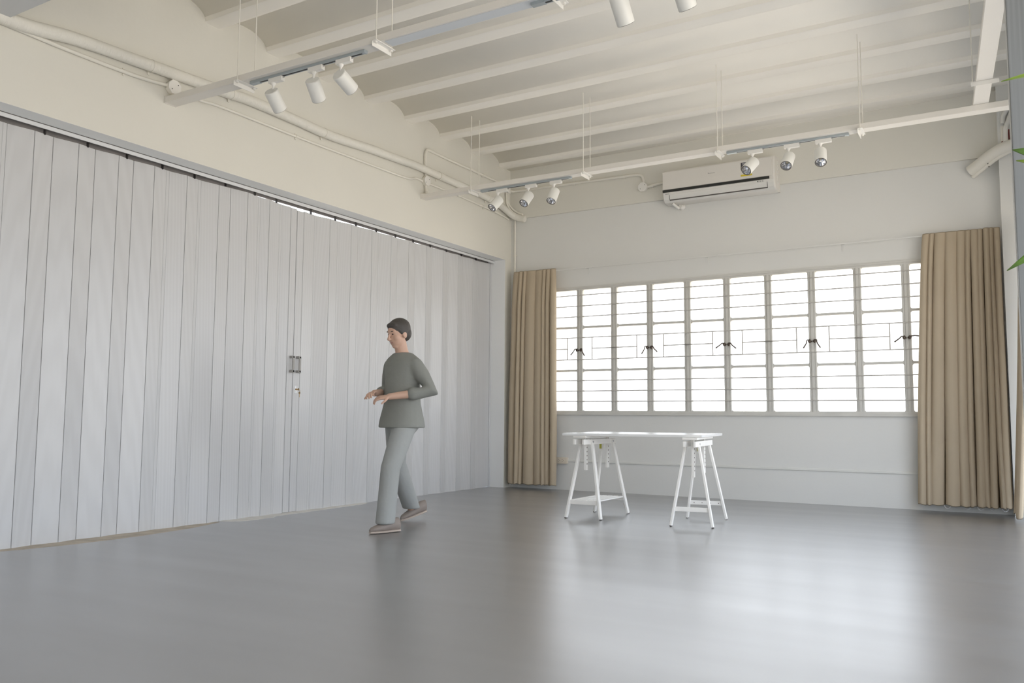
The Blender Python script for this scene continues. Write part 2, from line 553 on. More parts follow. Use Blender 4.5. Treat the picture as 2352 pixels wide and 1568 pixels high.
for i in range(9):
    xa, xb = CX0 + i * COLP + COLW, CX0 + (i + 1) * COLP
    m_ = MB().box((xa, -0.006, WZ0 + 0.03), (xb, 0.05, WZ1 - 0.024))
    m_.box(((xa + xb) / 2 - 0.012, -0.016, WZ0 + 0.03), ((xa + xb) / 2 + 0.012, -0.006, WZ1 - 0.024))
    m_.box((xa + 0.006, -0.011, WZ0 + 0.03), (xa + 0.014, -0.006, WZ1 - 0.024))
    m_.box((xb - 0.014, -0.011, WZ0 + 0.03), (xb - 0.006, -0.006, WZ1 - 0.024))
    obj('mullion', m_, WINFR, win)

def rounded_rect(x0, x1, z0, z1, r, n=4):
    P = []
    for cx, cz, a0 in ((x1 - r, z1 - r, 0), (x0 + r, z1 - r, 90), (x0 + r, z0 + r, 180), (x1 - r, z0 + r, 270)):
        for k in range(n + 1):
            a = math.radians(a0 + 90 * k / n)
            P.append((cx + r * math.cos(a), cz + r * math.sin(a)))
    return P
pane_me = {}
LIGHTS = ((GZ0, BARS[0] - 0.014), (BARS[0] + 0.014, BARS[1] - 0.014), (BARS[1] + 0.014, GZ1))
for i in range(10):
    x0 = CX0 + i * COLP
    sash = MB()
    for z in BARS:
        sash.box((x0 - 0.002, 0.0, z - 0.013), (x0 + COLW + 0.002, 0.045, z + 0.013))
    # putty fillets that round the corners of every light
    for za, zb in LIGHTS:
        outer = [(x0 - 0.001, za - 0.001), (x0 + COLW + 0.001, zb + 0.001)]
        rr = rounded_rect(x0 + 0.002, x0 + COLW - 0.002, za + 0.002, zb - 0.002, 0.013)
        cs = [(x0 + COLW, zb), (x0, zb), (x0, za), (x0 + COLW, za)]
        for q in range(4):
            arc = rr[q * 5:q * 5 + 5]
            sash.prism([(p[0], p[1]) for p in arc[::-1]] + [cs[q]], 'y', 0.006, 0.03)
    obj('sash', sash, WINFR, win)
    for k, (za, zb) in enumerate(LIGHTS):
        if k not in pane_me:
            me = mesh_of(MB().box((0, 0.018, za), (COLW, 0.022, zb)), 'pane', GLASS)
            pane_me[k] = me
        o = bpy.data.objects.new('pane', pane_me[k]); COL.objects.link(o); o.parent = win; o.location = (x0, 0, 0)
# grille rods
for z in (1.084, 1.211, 1.338, 1.597, 1.868, 2.129, 2.261, 2.396):
    obj('grille_rod', MB().cyl((WX0 + 0.01, -0.018, z), (WX1 - 0.01, -0.018, z), 0.0064, seg=8), GRILLE, win, True)
for p in range(5):
    xl, xr = CX0 + (2 * p) * COLP, CX0 + (2 * p + 1) * COLP
    va, vb = xl + COLW - 0.122, xr + 0.134
    for a, b in (((xl - 0.08 if p else WX0), va), (vb, xr + COLW + (0.08 if p < 4 else 0.05))):
        obj('grille_rod', MB().cyl((a, -0.018, 1.7315), (b, -0.018, 1.7315), 0.0064, seg=8), GRILLE, win, True)
    for v in (va, vb):
        obj('grille_upright', MB().cyl((v, -0.018, 1.597), (v, -0.018, 1.868), 0.0068, seg=8), GRILLE, win, True)
    for s, xm in ((-1, xl + COLW), (1, xr)):
        xm += -s * 0.012
        ang = random.choice((0.55, 0.95, 0.75)) if s < 0 else random.choice((1.0, 0.7, 0.95))
        if p == 4 and s > 0: ang = 0.05
        if p == 2: ang = 0.5 if s < 0 else 0.62
        h = MB()
        h.ball((xm, -0.03, 1.715), (0.017, 0.018, 0.021), 10, 8)
        h.cyl((xm, -0.006, 1.715), (xm, -0.04, 1.715), 0.009, seg=8)
        h.box((xm - s * 0.022, -0.028, 1.705), (xm, -0.014, 1.719))
        ex, ez = xm + s * 0.105 * math.cos(ang), 1.725 - 0.105 * math.sin(ang)
        h.tube([(xm, -0.036, 1.722), (xm + s * 0.02, -0.045, 1.727), ((xm + ex) / 2, -0.05, (1.725 + ez) / 2 + 0.006), (ex, -0.052, ez)], [0.007, 0.0065, 0.0065, 0.0078], 8, 3)
        obj('handle', h, LEVER, win, True)

# ------------------------------------------------------------------ folding partition
LSEAM = [-8.06, -7.915, -7.74, -7.596, -7.42, -7.275, -7.10, -6.957, -6.78, -6.637, -6.46, -6.30, -6.122, -5.977, -5.80, -5.657, -5.48, -5.34, -5.17,
         -5.02, -4.863, -4.71, -4.538, -4.394, -4.221, -4.056, -3.965, -3.796, -3.70]
RSEAM = [-3.529, -3.342, -3.171, -3.016, -2.858, -2.707, -2.533, -2.381, -2.214, -2.052, -1.899, -1.729, -1.568, -1.411,
         -1.236, -1.082, -0.916, -0.763, -0.60, -0.424, -0.262]
def ptop(yy):
    # the leaf hangs low in the middle of the opening and tight under the track at its ends
    d = 0.022 * math.exp(-((yy + 3.45) / 0.5) ** 2) + 0.010 * math.exp(-((yy + 2.4) / 1.1) ** 2) + (0.012 if yy < -4.5 else 0.0)
    return 2.868 - d
def leaf(name, seams, first_proud, label, name2):
    t = thing(name, (XP, (seams[0] + seams[-1]) / 2, 0), label, 'folding door', 'leaves of the folding partition')
    A = 0.011
    for i, (a, b) in enumerate(zip(seams, seams[1:])):
        proud = (i % 2 == 0) == first_proud
        xa, xb = (XP + A, XP - A) if proud else (XP - A, XP + A)
        g = 0.0018
        b2 = b - 0.028 if (proud and b - a > 0.15) else b      # a slim hinge strip closes every inward fold
        m_ = MB()
        def slab(ya, yb, x0_, x1_, th=0.010, ga=g, gb=g):
            za, zb = ptop(ya), ptop(yb)
            zf = 0.0005
            for (p, q, xx0, xx1, t0, t1) in ((ya + ga, yb - gb, x0_, x1_, za, zb),):
                V = []
                for (yy, xx, tt) in ((p, xx0, t0), (q, xx1, t1)):
                    V.append([(xx - th, yy, zf), (xx - th, yy, tt), (xx - 0.002, yy, tt), (xx, yy + (0.002 if yy == p else -0.002), tt),
                              (xx, yy + (0.002 if yy == p else -0.002), zf), (xx - 0.002, yy, zf)])
                m_.loft(V)
        fx = lambda yy: xa + (xb - xa) * (yy - a) / (b - a)
        slab(a, b2, fx(a), fx(b2), gb=(g if b2 == b else 0.0006))
        obj('panel', m_, PVC, t)
        if b2 != b:
            m_ = MB()
            slab(b2, b, fx(b2) + 0.001, fx(b) + 0.005, 0.012, -0.001)
            obj('hinge_strip', m_, PVC, t)
    # dark backing hinge that shows as the line between two panels
    for i, yy in enumerate(seams):
        xs = XP + (A if (i % 2 == 0) == first_proud else -A)
        obj('hinge', MB().box((xs - 0.016, yy - 0.013, 0.006), (xs - 0.0085, yy + 0.013, ptop(yy) - 0.004)), HGE, t)
    return t
HGE = mat('hinge_beige_grey', (0.40, 0.375, 0.35), 0.6)
left_leaf = leaf('folding_door', LSEAM, True, 'left leaf of the white wood-grain folding partition, running out of frame', 'l')
right_leaf = leaf('folding_door', RSEAM, True, 'right leaf of the white wood-grain folding partition, ending at the corner', 'r')
def post_part(parent, a, b, x, top):
    return obj('lead_post', MB().box((x - 0.03, a, 0.006), (x, b, top), 0.004), PVC, parent)
post_part(left_leaf, -3.698, -3.622, XP + 0.012, 2.845)
lp = post_part(right_leaf, -3.616, -3.531, XP + 0.012, 2.835)
obj('gap_blocker', MB().box((XP - 0.034, -3.640, 0.006), (XP - 0.022, -3.606, 2.83)), HGE, right_leaf)  # added behind the posts to stop daylight leaking through their gap
obj('end_post', MB().box((XP - 0.03, -0.262, 0.006), (XP + 0.006, -0.184, 2.872), 0.003), PVC, right_leaf)
obj('wall_profile', MB().box((XP - 0.03, -0.180, 0.006), (XP + 0.012, -0.147, 2.875), 0.003), PVC, right_leaf)
def pull(parent, yc):
    h = obj('handle', MB().box((XP + 0.040, yc - 0.006, 1.285), (XP + 0.052, yc + 0.016, 1.442), 0.002), HANDLE, parent)
    for z in (1.292, 1.424):
        obj('handle_foot', MB().box((XP + 0.010, yc - 0.013, z), (XP + 0.052, yc + 0.016, z + 0.022), 0.003), HANDLE, h)
pull(left_leaf, -3.655)
pull(right_leaf, -3.572)
lk = obj('lock', MB().box((XP + 0.011, -3.591, 1.10), (XP + 0.0145, -3.562, 1.168), 0.001), mat('lock_plate', (0.72, 0.74, 0.76), 0.3, metal=0.4), right_leaf)
obj('cylinder', MB().cyl((XP + 0.012, -3.575, 1.136), (XP + 0.022, -3.575, 1.136), 0.0095, seg=14), BRASS, lk, True)
sc_ = MB()
for z in (1.112, 1.158): sc_.cyl((XP + 0.014, -3.577, z), (XP + 0.0165, -3.577, z), 0.0035, seg=8)
obj('screw', sc_, BLACK, lk)
ky = MB()
ky.box((XP + 0.022, -3.5755, 1.131), (XP + 0.045, -3.5735, 1.141))
ky.cyl((XP + 0.045, -3.576, 1.136), (XP + 0.045, -3.573, 1.136), 0.011, seg=12)
ky.tube([(XP + 0.05, -3.571, 1.137), (XP + 0.055, -3.565, 1.12), (XP + 0.05, -3.566, 1.106)], 0.0015, 6, 3)
ky.cyl((XP + 0.05, -3.567, 1.103), (XP + 0.05, -3.564, 1.103), 0.011, seg=12)
ky.box((XP + 0.048, -3.568, 1.063), (XP + 0.052, -3.564, 1.10))
obj('key', ky, BRASS, lk)

trk = thing('door_track', (XP + 0.02, -4.1, LINT), 'pale overhead sliding track above the folding partition', 'door track')
obj('front_lip', MB().box((XP + 0.045, -8.6, 2.877), (XP + 0.051, -0.148, LINT)), TRACKW, trk)
obj('back_lip', MB().box((XP - 0.045, -8.6, 2.877), (XP - 0.039, -0.148, LINT)), TRACKI, trk)
for a_, b_ in ((-8.6, -4.25), (-1.0, -0.148)):
    obj('light_blocker', MB().box((XP - 0.050, a_, 2.835), (XP - 0.045, b_, LINT)), TRACKI, trk)  # added dark strips, block daylight behind the gap under the track
obj('web', MB().box((XP - 0.045, -8.6, LINT - 0.006), (XP + 0.051, -0.148, LINT)), TRACKI, trk)
for s_ in (LSEAM, RSEAM):
    for i, (a, b) in enumerate(zip(s_, s_[1:])):
        if i % 2 == 0 and b > -6.6:
            c = (a + b) / 2
            m_ = MB().box((XP - 0.008, c - 0.005, ptop(c) - 0.006), (XP + 0.012, c + 0.005, LINT - 0.007), 0.001)
            m_.cyl((XP + 0.012, c, LINT - 0.020), (XP + 0.024, c, LINT - 0.020), 0.010, seg=10)
            obj('roller', m_, BLACK, trk)

# ------------------------------------------------------------------ lighting trunks (white hung ducts), their rails and spotlights
def hanger(parent, axis, pos, ctr, half, z0, z1, top):
    """two rods and an L bracket under a trunk. axis = direction of the trunk"""
    zb = z0
    if axis == 'x':
        ya, yb = ctr - half - 0.022, ctr + half + 0.030
        br = MB().box((pos - 0.004, ya - 0.018, zb - 0.036), (pos, yb + 0.018, zb))
        br.box((pos - 0.004, ya - 0.018, zb - 0.004), (pos + 0.034, yb + 0.018, zb))
        rods = ((pos + 0.016, ya), (pos + 0.016, yb))
    else:
        xa, xb = ctr - half - 0.022, ctr + half + 0.022
        br = MB().box((xa - 0.018, pos, zb - 0.034), (xb + 0.018, pos + 0.004, zb))
        br.box((xa - 0.018, pos, zb - 0.004), (xb + 0.018, pos + 0.034, zb))
        rods = ((xa, pos + 0.016), (xb, pos + 0.016))
    b = obj('bracket', br, WHITEPL, parent)
    for (x, y) in rods:
        obj('hanger_rod', MB().cyl((x, y, zb - 0.02), (x, y, top), 0.0042, seg=8), PIPEP, b, True)
        obj('nut', MB().cyl((x, y, zb - 0.016), (x, y, zb - 0.004), 0.009, seg=6), WHITEPL, b)

TZ0, TZ1 = 3.302, 3.351
def trunk(name, y0, y1, x0, x1, label):
    t = thing(name, ((x0 + x1) / 2, (y0 + y1) / 2, TZ0), label, 'lighting trunk', 'white lighting trunks hung from the ceiling')
    obj('duct', MB().box((x0, y0, TZ0), (x1, y1, TZ1), 0.003), TRUNK, t)
    return t
t1 = trunk('lighting_trunk', -5.262, -5.157, 0.005, 5.85, 'white lighting trunk nearest the viewer, hung across the upper left')
obj('end_cap', MB().box((0.0, -5.264, TZ0 - 0.002), (0.012, -5.155, TZ1 + 0.002)), TRUNK, t1)
obj('lid', MB().box((2.18, -5.25, TZ0 - 0.004), (5.8, -5.17, TZ0 + 0.002)), mat('trunk_lid', (0.62, 0.65, 0.68), 0.4), t1)
for xx in (0.83, 2.12, 3.40, 4.70): hanger(t1, 'x', xx, -5.2095, 0.0525, TZ0, TZ1, 4.11)
t2 = trunk('lighting_trunk', -1.972, -1.866, 0.005, 5.86, 'long white lighting trunk in front of the air conditioner')
obj('end_cap', MB().box((0.0, -1.974, TZ0 - 0.002), (0.012, -1.864, TZ1 + 0.002)), TRUNK, t2)
for xx in (0.67, 2.00, 3.345, 4.55): hanger(t2, 'x', xx, -1.919, 0.053, TZ0, TZ1, 4.11)
t3 = thing('lighting_trunk', (5.46, -4.4, TZ1), 'short white lighting trunk running towards the viewer at the upper right', 'lighting trunk', 'white lighting trunks hung from the ceiling')
BX = lambda yy: 5.440 - 0.0698 * (yy + 1.88)          # centre line, slightly out of square
obj('duct', MB().beam((BX(-5.9), -5.9, TZ1 + 0.0245), (BX(-1.88), -1.88, TZ1 + 0.0245), 0.108, 0.047, side=(1, 0.07, 0), bevel=0.003), TRUNK, t3)
for yy in (-2.49, -3.93):
    xa, xb = BX(yy) - 0.074, BX(yy) + 0.084
    zb = TZ1 + 0.001
    br = MB().box((xa - 0.012, yy, zb - 0.034), (xb + 0.01, yy + 0.004, zb)); br.box((xa - 0.012, yy, zb - 0.004), (xb + 0.01, yy + 0.034, zb))
    b_ = obj('bracket', br, WHITEPL, t3)
    obj('hanger_rod', MB().cyl((xa, yy + 0.016, zb - 0.02), (xa, yy + 0.016, 4.11), 0.0042, seg=8), PIPEP, b_, True)
    obj('nut', MB().cyl((xa, yy + 0.016, zb - 0.016), (xa, yy + 0.016, zb - 0.004), 0.009, seg=6), WHITEPL, b_)

def rail(x0, x1, yc, label):
    t = thing('track_rail', ((x0 + x1) / 2, yc, TZ0), label, 'track rail', 'aluminium spotlight rails under the trunks')
    z0 = TZ0 - 0.020
    obj('channel', MB().box((x0, yc - 0.017, z0), (x1, yc + 0.017, TZ0 - 0.0005), 0.001), ALU, t)
    obj('slot', MB().box((x0 + 0.085, yc - 0.006, z0 - 0.0012), (x1 - 0.03, yc + 0.006, z0 + 0.004)), BLACK, t)
    obj('feed_box', MB().box((x0 - 0.004, yc - 0.018, z0 - 0.003), (x0 + 0.085, yc + 0.018, TZ0 - 0.001), 0.001), ALU, t)
    obj('rail_cap', MB().box((x1 - 0.014, yc - 0.018, z0 - 0.002), (x1 + 0.003, yc + 0.018, TZ0 - 0.001), 0.001), ALU, t)
    return t
YR1, YR2 = -5.21, -1.919
rail(0.915, 1.985, YR1, 'aluminium spotlight rail under the nearest trunk, beside the left wall')
rail(3.25, 4.35, YR1, 'aluminium spotlight rail under the nearest trunk, above the top edge')
rail(0.775, 1.845, YR2, 'aluminium spotlight rail under the far trunk, beside the left wall')
rail(3.43, 4.465, YR2, 'aluminium spotlight rail under the far trunk, before the air conditioner')

RS, LS = 0.050, 0.150
body_me = mesh_of(MB().lathe([(0, 0), (RS - 0.004, 0), (RS, 0.004), (RS, LS - 0.003), (RS - 0.0015, LS), (RS - 0.006, LS), (RS - 0.0065, LS - 0.02), (RS - 0.0065, LS - 0.03)], 36), 'housing', SPOTW, True)
rim_m = MB().lathe([(RS - 0.0055, LS - 0.003), (RS - 0.0015, LS + 0.0012), (RS - 0.0045, LS + 0.0018), (RS - 0.010, LS - 0.002)], 36)
for k in range(36):
    a = 2 * PI * k / 36
    c_, s_ = math.cos(a), math.sin(a)
    rim_m.beam((c_ * (RS - 0.007), s_ * (RS - 0.007), LS - 0.001), (c_ * (RS - 0.007), s_ * (RS - 0.007), LS + 0.003), 0.003, 0.003)
rim_me = mesh_of(rim_m, 'rim', RIM, False)
refl_me = mesh_of(MB().lathe([(RS - 0.0085, LS - 0.002), (RS - 0.014, LS - 0.020), (RS - 0.024, LS - 0.040), (0.014, LS - 0.052), (0.0, LS - 0.052)], 18), 'reflector', CHROME, False)
led_me = mesh_of(MB().cyl((0, 0, LS - 0.052), (0, 0, LS - 0.049), 0.011, seg=14), 'led_chip', mat('led_yellow', (0.62, 0.55, 0.36), 0.5))
ada_me = mesh_of(MB().box((-0.075, -0.017, -0.034), (0.055, 0.017, 0.0), 0.002), 'adapter', WHITEPL)
lev_me = mesh_of(MB().box((0.055, -0.004, -0.012), (0.068, 0.004, -0.008)).box((0.04, -0.014, -0.003), (0.058, 0.014, 0.0)), 'latch', HANDLE)
stem_me = mesh_of(MB().lathe([(0.0, 0.0), (0.019, 0.0), (0.018, -0.006), (0.012, -0.016), (0.0085, -0.022), (0.0085, -0.056), (0, -0.058)], 18), 'stem', WHITEPL, True)

def spotlight(x, y, z, stemx, aim, label):
    t = thing('spotlight', (x, y, z), label, 'spotlight', 'white cylinder spotlights on the ceiling rails')
    def part(name, me, mt):
        o = bpy.data.objects.new(name, me); COL.objects.link(o); o.parent = t; o.matrix_local = mt
        return o
    part('adapter', ada_me, Matrix())
    part('latch', lev_me, Matrix())
    part('stem', stem_me, Matrix.Translation((stemx - x, 0, -0.034)))
    a = Vector(aim).normalized()
    xx = a.orthogonal().normalized(); yy = a.cross(xx)
    R_ = Matrix((xx, yy, a)).transposed().to_4x4()
    # pivot at the rear side of the housing, just under the stem
    piv = Vector((stemx - x, 0, -0.090))
    up = (Vector((0, 0, 1)) - a * a.z)
    up = up.normalized() if up.length > 0.2 else Vector((0, 0, 0))
    org = piv - up * (RS * 0.45) - a * 0.012
    mt = R_.copy(); mt.translation = org
    h = part('housing', body_me, mt)
    for nm, me in (('rim', rim_me), ('reflector', refl_me), ('led_chip', led_me)):
        o = bpy.data.objects.new(nm, me); COL.objects.link(o); o.parent = h
    return t
ZA = TZ0 - 0.0205
SPOTS = [
    (1.173, YR1, 1.134, (-0.141, 0.743, -0.654), 'white spotlight on the nearest rail, first from the left wall'),
    (1.555, YR1, 1.525, (-0.233, 0.719, -0.655), 'white spotlight on the nearest rail, middle of its trio'),
    (1.810, YR1, 1.771, (0.023, 0.902, -0.432), 'white spotlight on the nearest rail, most tilted and nearest the bracket'),
    (3.84, YR1, 3.80, (0.05, 0.62, -0.78), 'white spotlight cut by the top edge, larger and lower of two'),
    (4.19, YR1, 4.15, (0.10, 0.62, -0.78), 'white spotlight cut by the top edge, only its rounded bottom showing'),
    (1.044, YR2, 0.98, (-0.241, -0.631, -0.738), 'white spotlight on the far left rail, closest to the corner pipes'),
    (1.393, YR2, 1.349, (-0.108, -0.653, -0.749), 'white spotlight on the far left rail, middle one of three'),
    (1.682, YR2, 1.648, (-0.037, -0.523, -0.852), 'white spotlight on the far left rail, rightmost of three'),
    (3.69, YR2, 3.655, (-0.323, -0.668, -0.671), 'white spotlight overlapping the yellow label of the air conditioner'),
    (4.007, YR2, 3.969, (-0.065, -0.665, -0.744), 'white spotlight just right of the air conditioner, middle one of three'),
    (4.271, YR2, 4.235, (0.10, -0.555, -0.826), 'white spotlight on the far right rail, farthest from the air conditioner'),
]
for x, y_, sx, aim, lab in SPOTS:
    spotlight(x, y_, ZA, sx, aim, lab)

# ------------------------------------------------------------------ pipes and conduits
def clip_at(parent, p, r, axis, wall):
    """saddle clip round a pipe; wall = direction to the wall"""
    p = Vector(p); ax = Vector(axis).normalized()
    b = MB().cyl(p - ax * 0.008, p + ax * 0.008, r + 0.003, seg=14)
    side = ax.cross(Vector(wall)).normalized()
    q = p + Vector(wall) * (r - 0.004)
    for s in (1, -1):
        b.beam(q + side * s * (r) - ax * 0.007, q + side * s * (r) + ax * 0.007, 0.030, 0.006, side=side)
    obj('clip', b, PIPEP, parent, True)

big = thing('insulated_pipe', (0.06, -3.4, 3.56), 'thick wrapped cream pipe running the length of the left wall', 'pipe')
PB = [(-7.4, 3.44), (-6.75, 3.445), (-6.366, 3.452), (-6.012, 3.497), (-5.432, 3.526), (-5.092, 3.543), (-4.741, 3.560), (-4.446, 3.578), (-3.923, 3.572), (-3.562, 3.562),
      (-3.253, 3.573), (-2.837, 3.600), (-2.556, 3.608), (-2.074, 3.625), (-1.697, 3.620), (-1.272, 3.616), (-0.631, 3.600), (-0.33, 3.565)]
pts = [(0.055, a, b) for a, b in PB] + [(0.075, -0.12, 3.50), (0.14, -0.065, 3.463), (0.225, -0.055, 3.44)]
obj('wrapped_pipe', MB().tube(pts, [0.046] * 4 + [0.044] * 8 + [0.041] * (len(pts) - 12), 16, 8, wob=0.02), WRAP, big, True)
for a, b in ((-5.42, 3.526), (-4.66, 3.566), (-3.56, 3.562), (-1.70, 3.620), (-0.66, 3.601)):
    clip_at(big, (0.055, a, b), 0.045, (0, 1, 0.02), (-1, 0, 0))
obj('wall_sleeve', MB().cyl((0.205, -0.055, 3.446), (0.24, -0.055, 3.437), 0.043, seg=16), PIPEP, big, True)

lo = thing('conduit', (0.018, -3.6, 3.43), 'thin cream conduit under the thick pipe on the left wall', 'conduit', 'thin painted conduits')
T1 = [(-7.4, 3.425), (-6.511, 3.425), (-6.073, 3.415), (-5.548, 3.418), (-5.252, 3.442)]
obj('tube', MB().tube([(0.018, a, b) for a, b in T1], 0.0145, 10, 5), PIPEP, lo, True)
T2 = [(-5.16, 3.43), (-4.936, 3.426), (-4.714, 3.44), (-3.878, 3.441), (-2.785, 3.453), (-2.35, 3.459), (-2.177, 3.471), (-2.079, 3.502), (-1.95, 3.50)]
obj('tube', MB().tube([(0.016, a, b) for a, b in T2], 0.012, 10, 5), PIPEP, lo, True)
T3 = [(-1.86, 3.502), (-1.533, 3.501), (-1.211, 3.498), (-0.565, 3.483), (-0.25, 3.468), (-0.10, 3.45)]
obj('tube', MB().tube([(0.016, a, b) for a, b in T3], 0.012, 10, 5), PIPEP, lo, True)
for a, b in ((-5.62, 3.418), (-3.88, 3.441), (-0.7, 3.486)):
    clip_at(lo, (0.016, a, b), 0.0135, (0, 1, 0), (-1, 0, 0))

def octa_box(loc, normal, r, depth, label, feed=None):
    t = thing('junction_box', loc, label, 'junction box', 'octagonal junction boxes')
    n = Vector(normal); L = Vector(loc)
    x = Vector((0, 0, 1)).cross(n).normalized(); z = Vector((0, 0, 1))
    def ring(rr, h):
        return [L + n * h + (x * math.cos(PI / 8 + k * PI / 4) + z * math.sin(PI / 8 + k * PI / 4)) * rr for k in range(8)]
    obj('box_body', MB().loft([ring(r * 0.93, 0), ring(r, 0.006), ring(r, depth)]), PIPEP, t)
    obj('cover', MB().loft([ring(r * 1.04, depth), ring(r * 1.04, depth + 0.004), ring(r * 0.98, depth + 0.006)]), WHITEPL, t)
    s = MB()
    for k in (1, -1):
        c = L + n * (depth + 0.006) + (x * 0.62 + z * 0.5) * (k * r * 0.75)
        s.cyl(c, c + n * 0.002, 0.004, seg=8)
    obj('screw', s, DARKG, t)
    return t
octa_box((0.0, -5.205, 3.438), (1, 0, 0), 0.058, 0.045, 'octagonal cream junction box behind the end of the nearest trunk')
octa_box((0.0, -1.905, 3.512), (1, 0, 0), 0.056, 0.045, 'octagonal cream junction box above the left end of the far trunk')
octa_box((1.868, -0.032, 3.637), (0, -1, 0), 0.058, 0.04, 'octagonal cream junction box on the back wall left of the air conditioner')
fe = thing('conduit', (0.02, -5.19, 3.37), 'short cream drop conduit from the near box to its trunk', 'conduit', 'short drops into the trunks')
obj('tube', MB().cyl((0.022, -5.197, 3.348), (0.022, -5.2, 3.39), 0.014, seg=12), PIPEP, fe, True)
fe2 = thing('conduit', (0.02, -1.9, 3.37), 'short cream drop conduit from the second box to the far trunk', 'conduit', 'short drops into the trunks')
obj('tube', MB().tube([(0.022, -1.905, 3.47), (0.024, -1.90, 3.42), (0.03, -1.885, 3.349)], 0.015, 12, 3), PIPEP, fe2, True)
obj('coupling', MB().cyl((0.026, -1.893, 3.372), (0.029, -1.887, 3.40), 0.02, seg=12), PIPEP, fe2, True)

up = thing('conduit', (0.018, -1.9, 3.88), 'cream conduit looping up and along the left wall to the corner', 'conduit', 'thin painted conduits')
UP = [(-1.905, 3.555), (-1.912, 3.70), (-1.915, 3.80), (-1.895, 3.862), (-1.83, 3.880), (-1.60, 3.879), (-1.382, 3.878), (-0.818, 3.882), (-0.18, 3.885)]
obj('tube', MB().tube([(0.018, a, b) for a, b in UP], 0.0155, 12, 4), PIPEP, up, True)
clip_at(up, (0.018, -0.72, 3.882), 0.0155, (0, 1, 0), (-1, 0, 0))
jb = thing('junction_box', (0.02, -0.14, 3.83), 'small square cream box where conduits meet in the corner', 'junction box')
obj('box_body', MB().box((0.0, -0.185, 3.79), (0.045, -0.105, 3.90), 0.004), WHITEPL, jb)
obj('cover', MB().box((0.045, -0.188, 3.787), (0.050, -0.102, 3.903), 0.002), WHITEPL, jb)
dn = thing('conduit', (0.02, -0.1, 3.65), 'pair of cream conduits curving down from the corner box', 'conduit')
obj('tube', MB().tube([(0.022, -0.165, 3.80), (0.022, -0.160, 3.72), (0.024, -0.145, 3.64), (0.05, -0.10, 3.565), (0.12, -0.062, 3.508), (0.215, -0.05, 3.478)], 0.0135, 10, 5), PIPEP, dn, True)
obj('tube', MB().tube([(0.02, -0.125, 3.80), (0.02, -0.12, 3.72), (0.022, -0.11, 3.66), (0.05, -0.075, 3.60), (0.11, -0.045, 3.545), (0.20, -0.045, 3.505)], 0.0135, 10, 5), PIPEP, dn, True)
bc = thing('conduit', (1.0, -0.05, 3.81), 'cream conduit along the back wall beam towards the air conditioner', 'conduit', 'thin painted conduits')
obj('tube', MB().tube([(0.04, -0.10, 3.825), (0.09, -0.052, 3.824), (0.4, -0.048, 3.821), (0.825, -0.048, 3.817), (1.4, -0.048, 3.808), (1.726, -0.048, 3.803), (1.80, -0.048, 3.798), (1.85, -0.048, 3.775), (1.87, -0.048, 3.73), (1.87, -0.048, 3.685)], 0.0165, 10, 4), PIPEP, bc, True)
obj('tube', MB().tube([(1.92, -0.05, 3.637), (1.97, -0.05, 3.638), (2.06, -0.05, 3.652), (2.20, -0.05, 3.655)], 0.0165, 10, 4), PIPEP, bc, True)
for a, b in ((0.30, 3.822), (0.95, 3.815), (1.62, 3.805)):
    clip_at(bc, (a, -0.048, b), 0.0165, (1, 0, 0), (0, 1, 0))
clip_at(bc, (1.985, -0.05, 3.639), 0.0165, (1, 0, 0), (0, 1, 0))
vp = thing('conduit', (0.072, -0.018, 3.1), 'thin vertical conduit in the corner down to the left curtain', 'conduit')
obj('tube', MB().cyl((0.070, -0.016, 2.55), (0.070, -0.016, 3.46), 0.0125, seg=10), PIPEP, vp, True)
clip_at(vp, (0.070, -0.016, 2.98), 0.0125, (0, 0, 1), (0, 1, 0))

rp_ = thing('insulated_pipe', (5.6, -0.15, 3.45), 'thick cream pipe bending round the right-hand pillar', 'pipe')
obj('wrapped_pipe', MB().tube([(5.30, -0.05, 3.33), (5.36, -0.085, 3.362), (5.46, -0.15, 3.42), (5.56, -0.20, 3.465), (5.68, -0.215, 3.495), (5.95, -0.215, 3.52)], 0.056, 16, 6), PIPEP, rp_, True)
obj('thin_pipe', MB().tube([(5.32, -0.045, 3.272), (5.40, -0.10, 3.315), (5.50, -0.17, 3.372), (5.58, -0.20, 3.412), (5.70, -0.20, 3.46)], 0.019, 10, 5), PIPEP, rp_, True)
obj('screw', MB().ball((5.455, -0.16, 3.355), 0.007, 8, 6).ball((5.462, -0.158, 3.325), 0.006, 8, 6), DARKG, rp_)
rc = thing('conduit', (5.62, -0.18, 3.7), 'painted conduits dropping down the pillar at the upper right', 'conduit')
obj('tube', MB().tube([(5.655, -0.18, 3.92), (5.648, -0.19, 3.87), (5.60, -0.18, 3.80), (5.592, -0.18, 3.72)], 0.02, 10, 5), WHITEPL, rc, True)
obj('tube', MB().tube([(5.69, -0.18, 3.90), (5.66, -0.18, 3.80), (5.625, -0.19, 3.70), (5.612, -0.19, 3.64), (5.612, -0.19, 3.53)], 0.022, 10, 5), WHITEPL, rc, True)
obj('cover_plate', MB().box((5.572, -0.178, 3.55), (5.606, -0.158, 3.70), 0.002), PIPEP, rc)
obj('paint_gap', MB().box((5.574, -0.175, 3.505), (5.60, -0.162, 3.549)).box((5.632, -0.175, 3.53), (5.645, -0.162, 3.66)), OXID, rc)

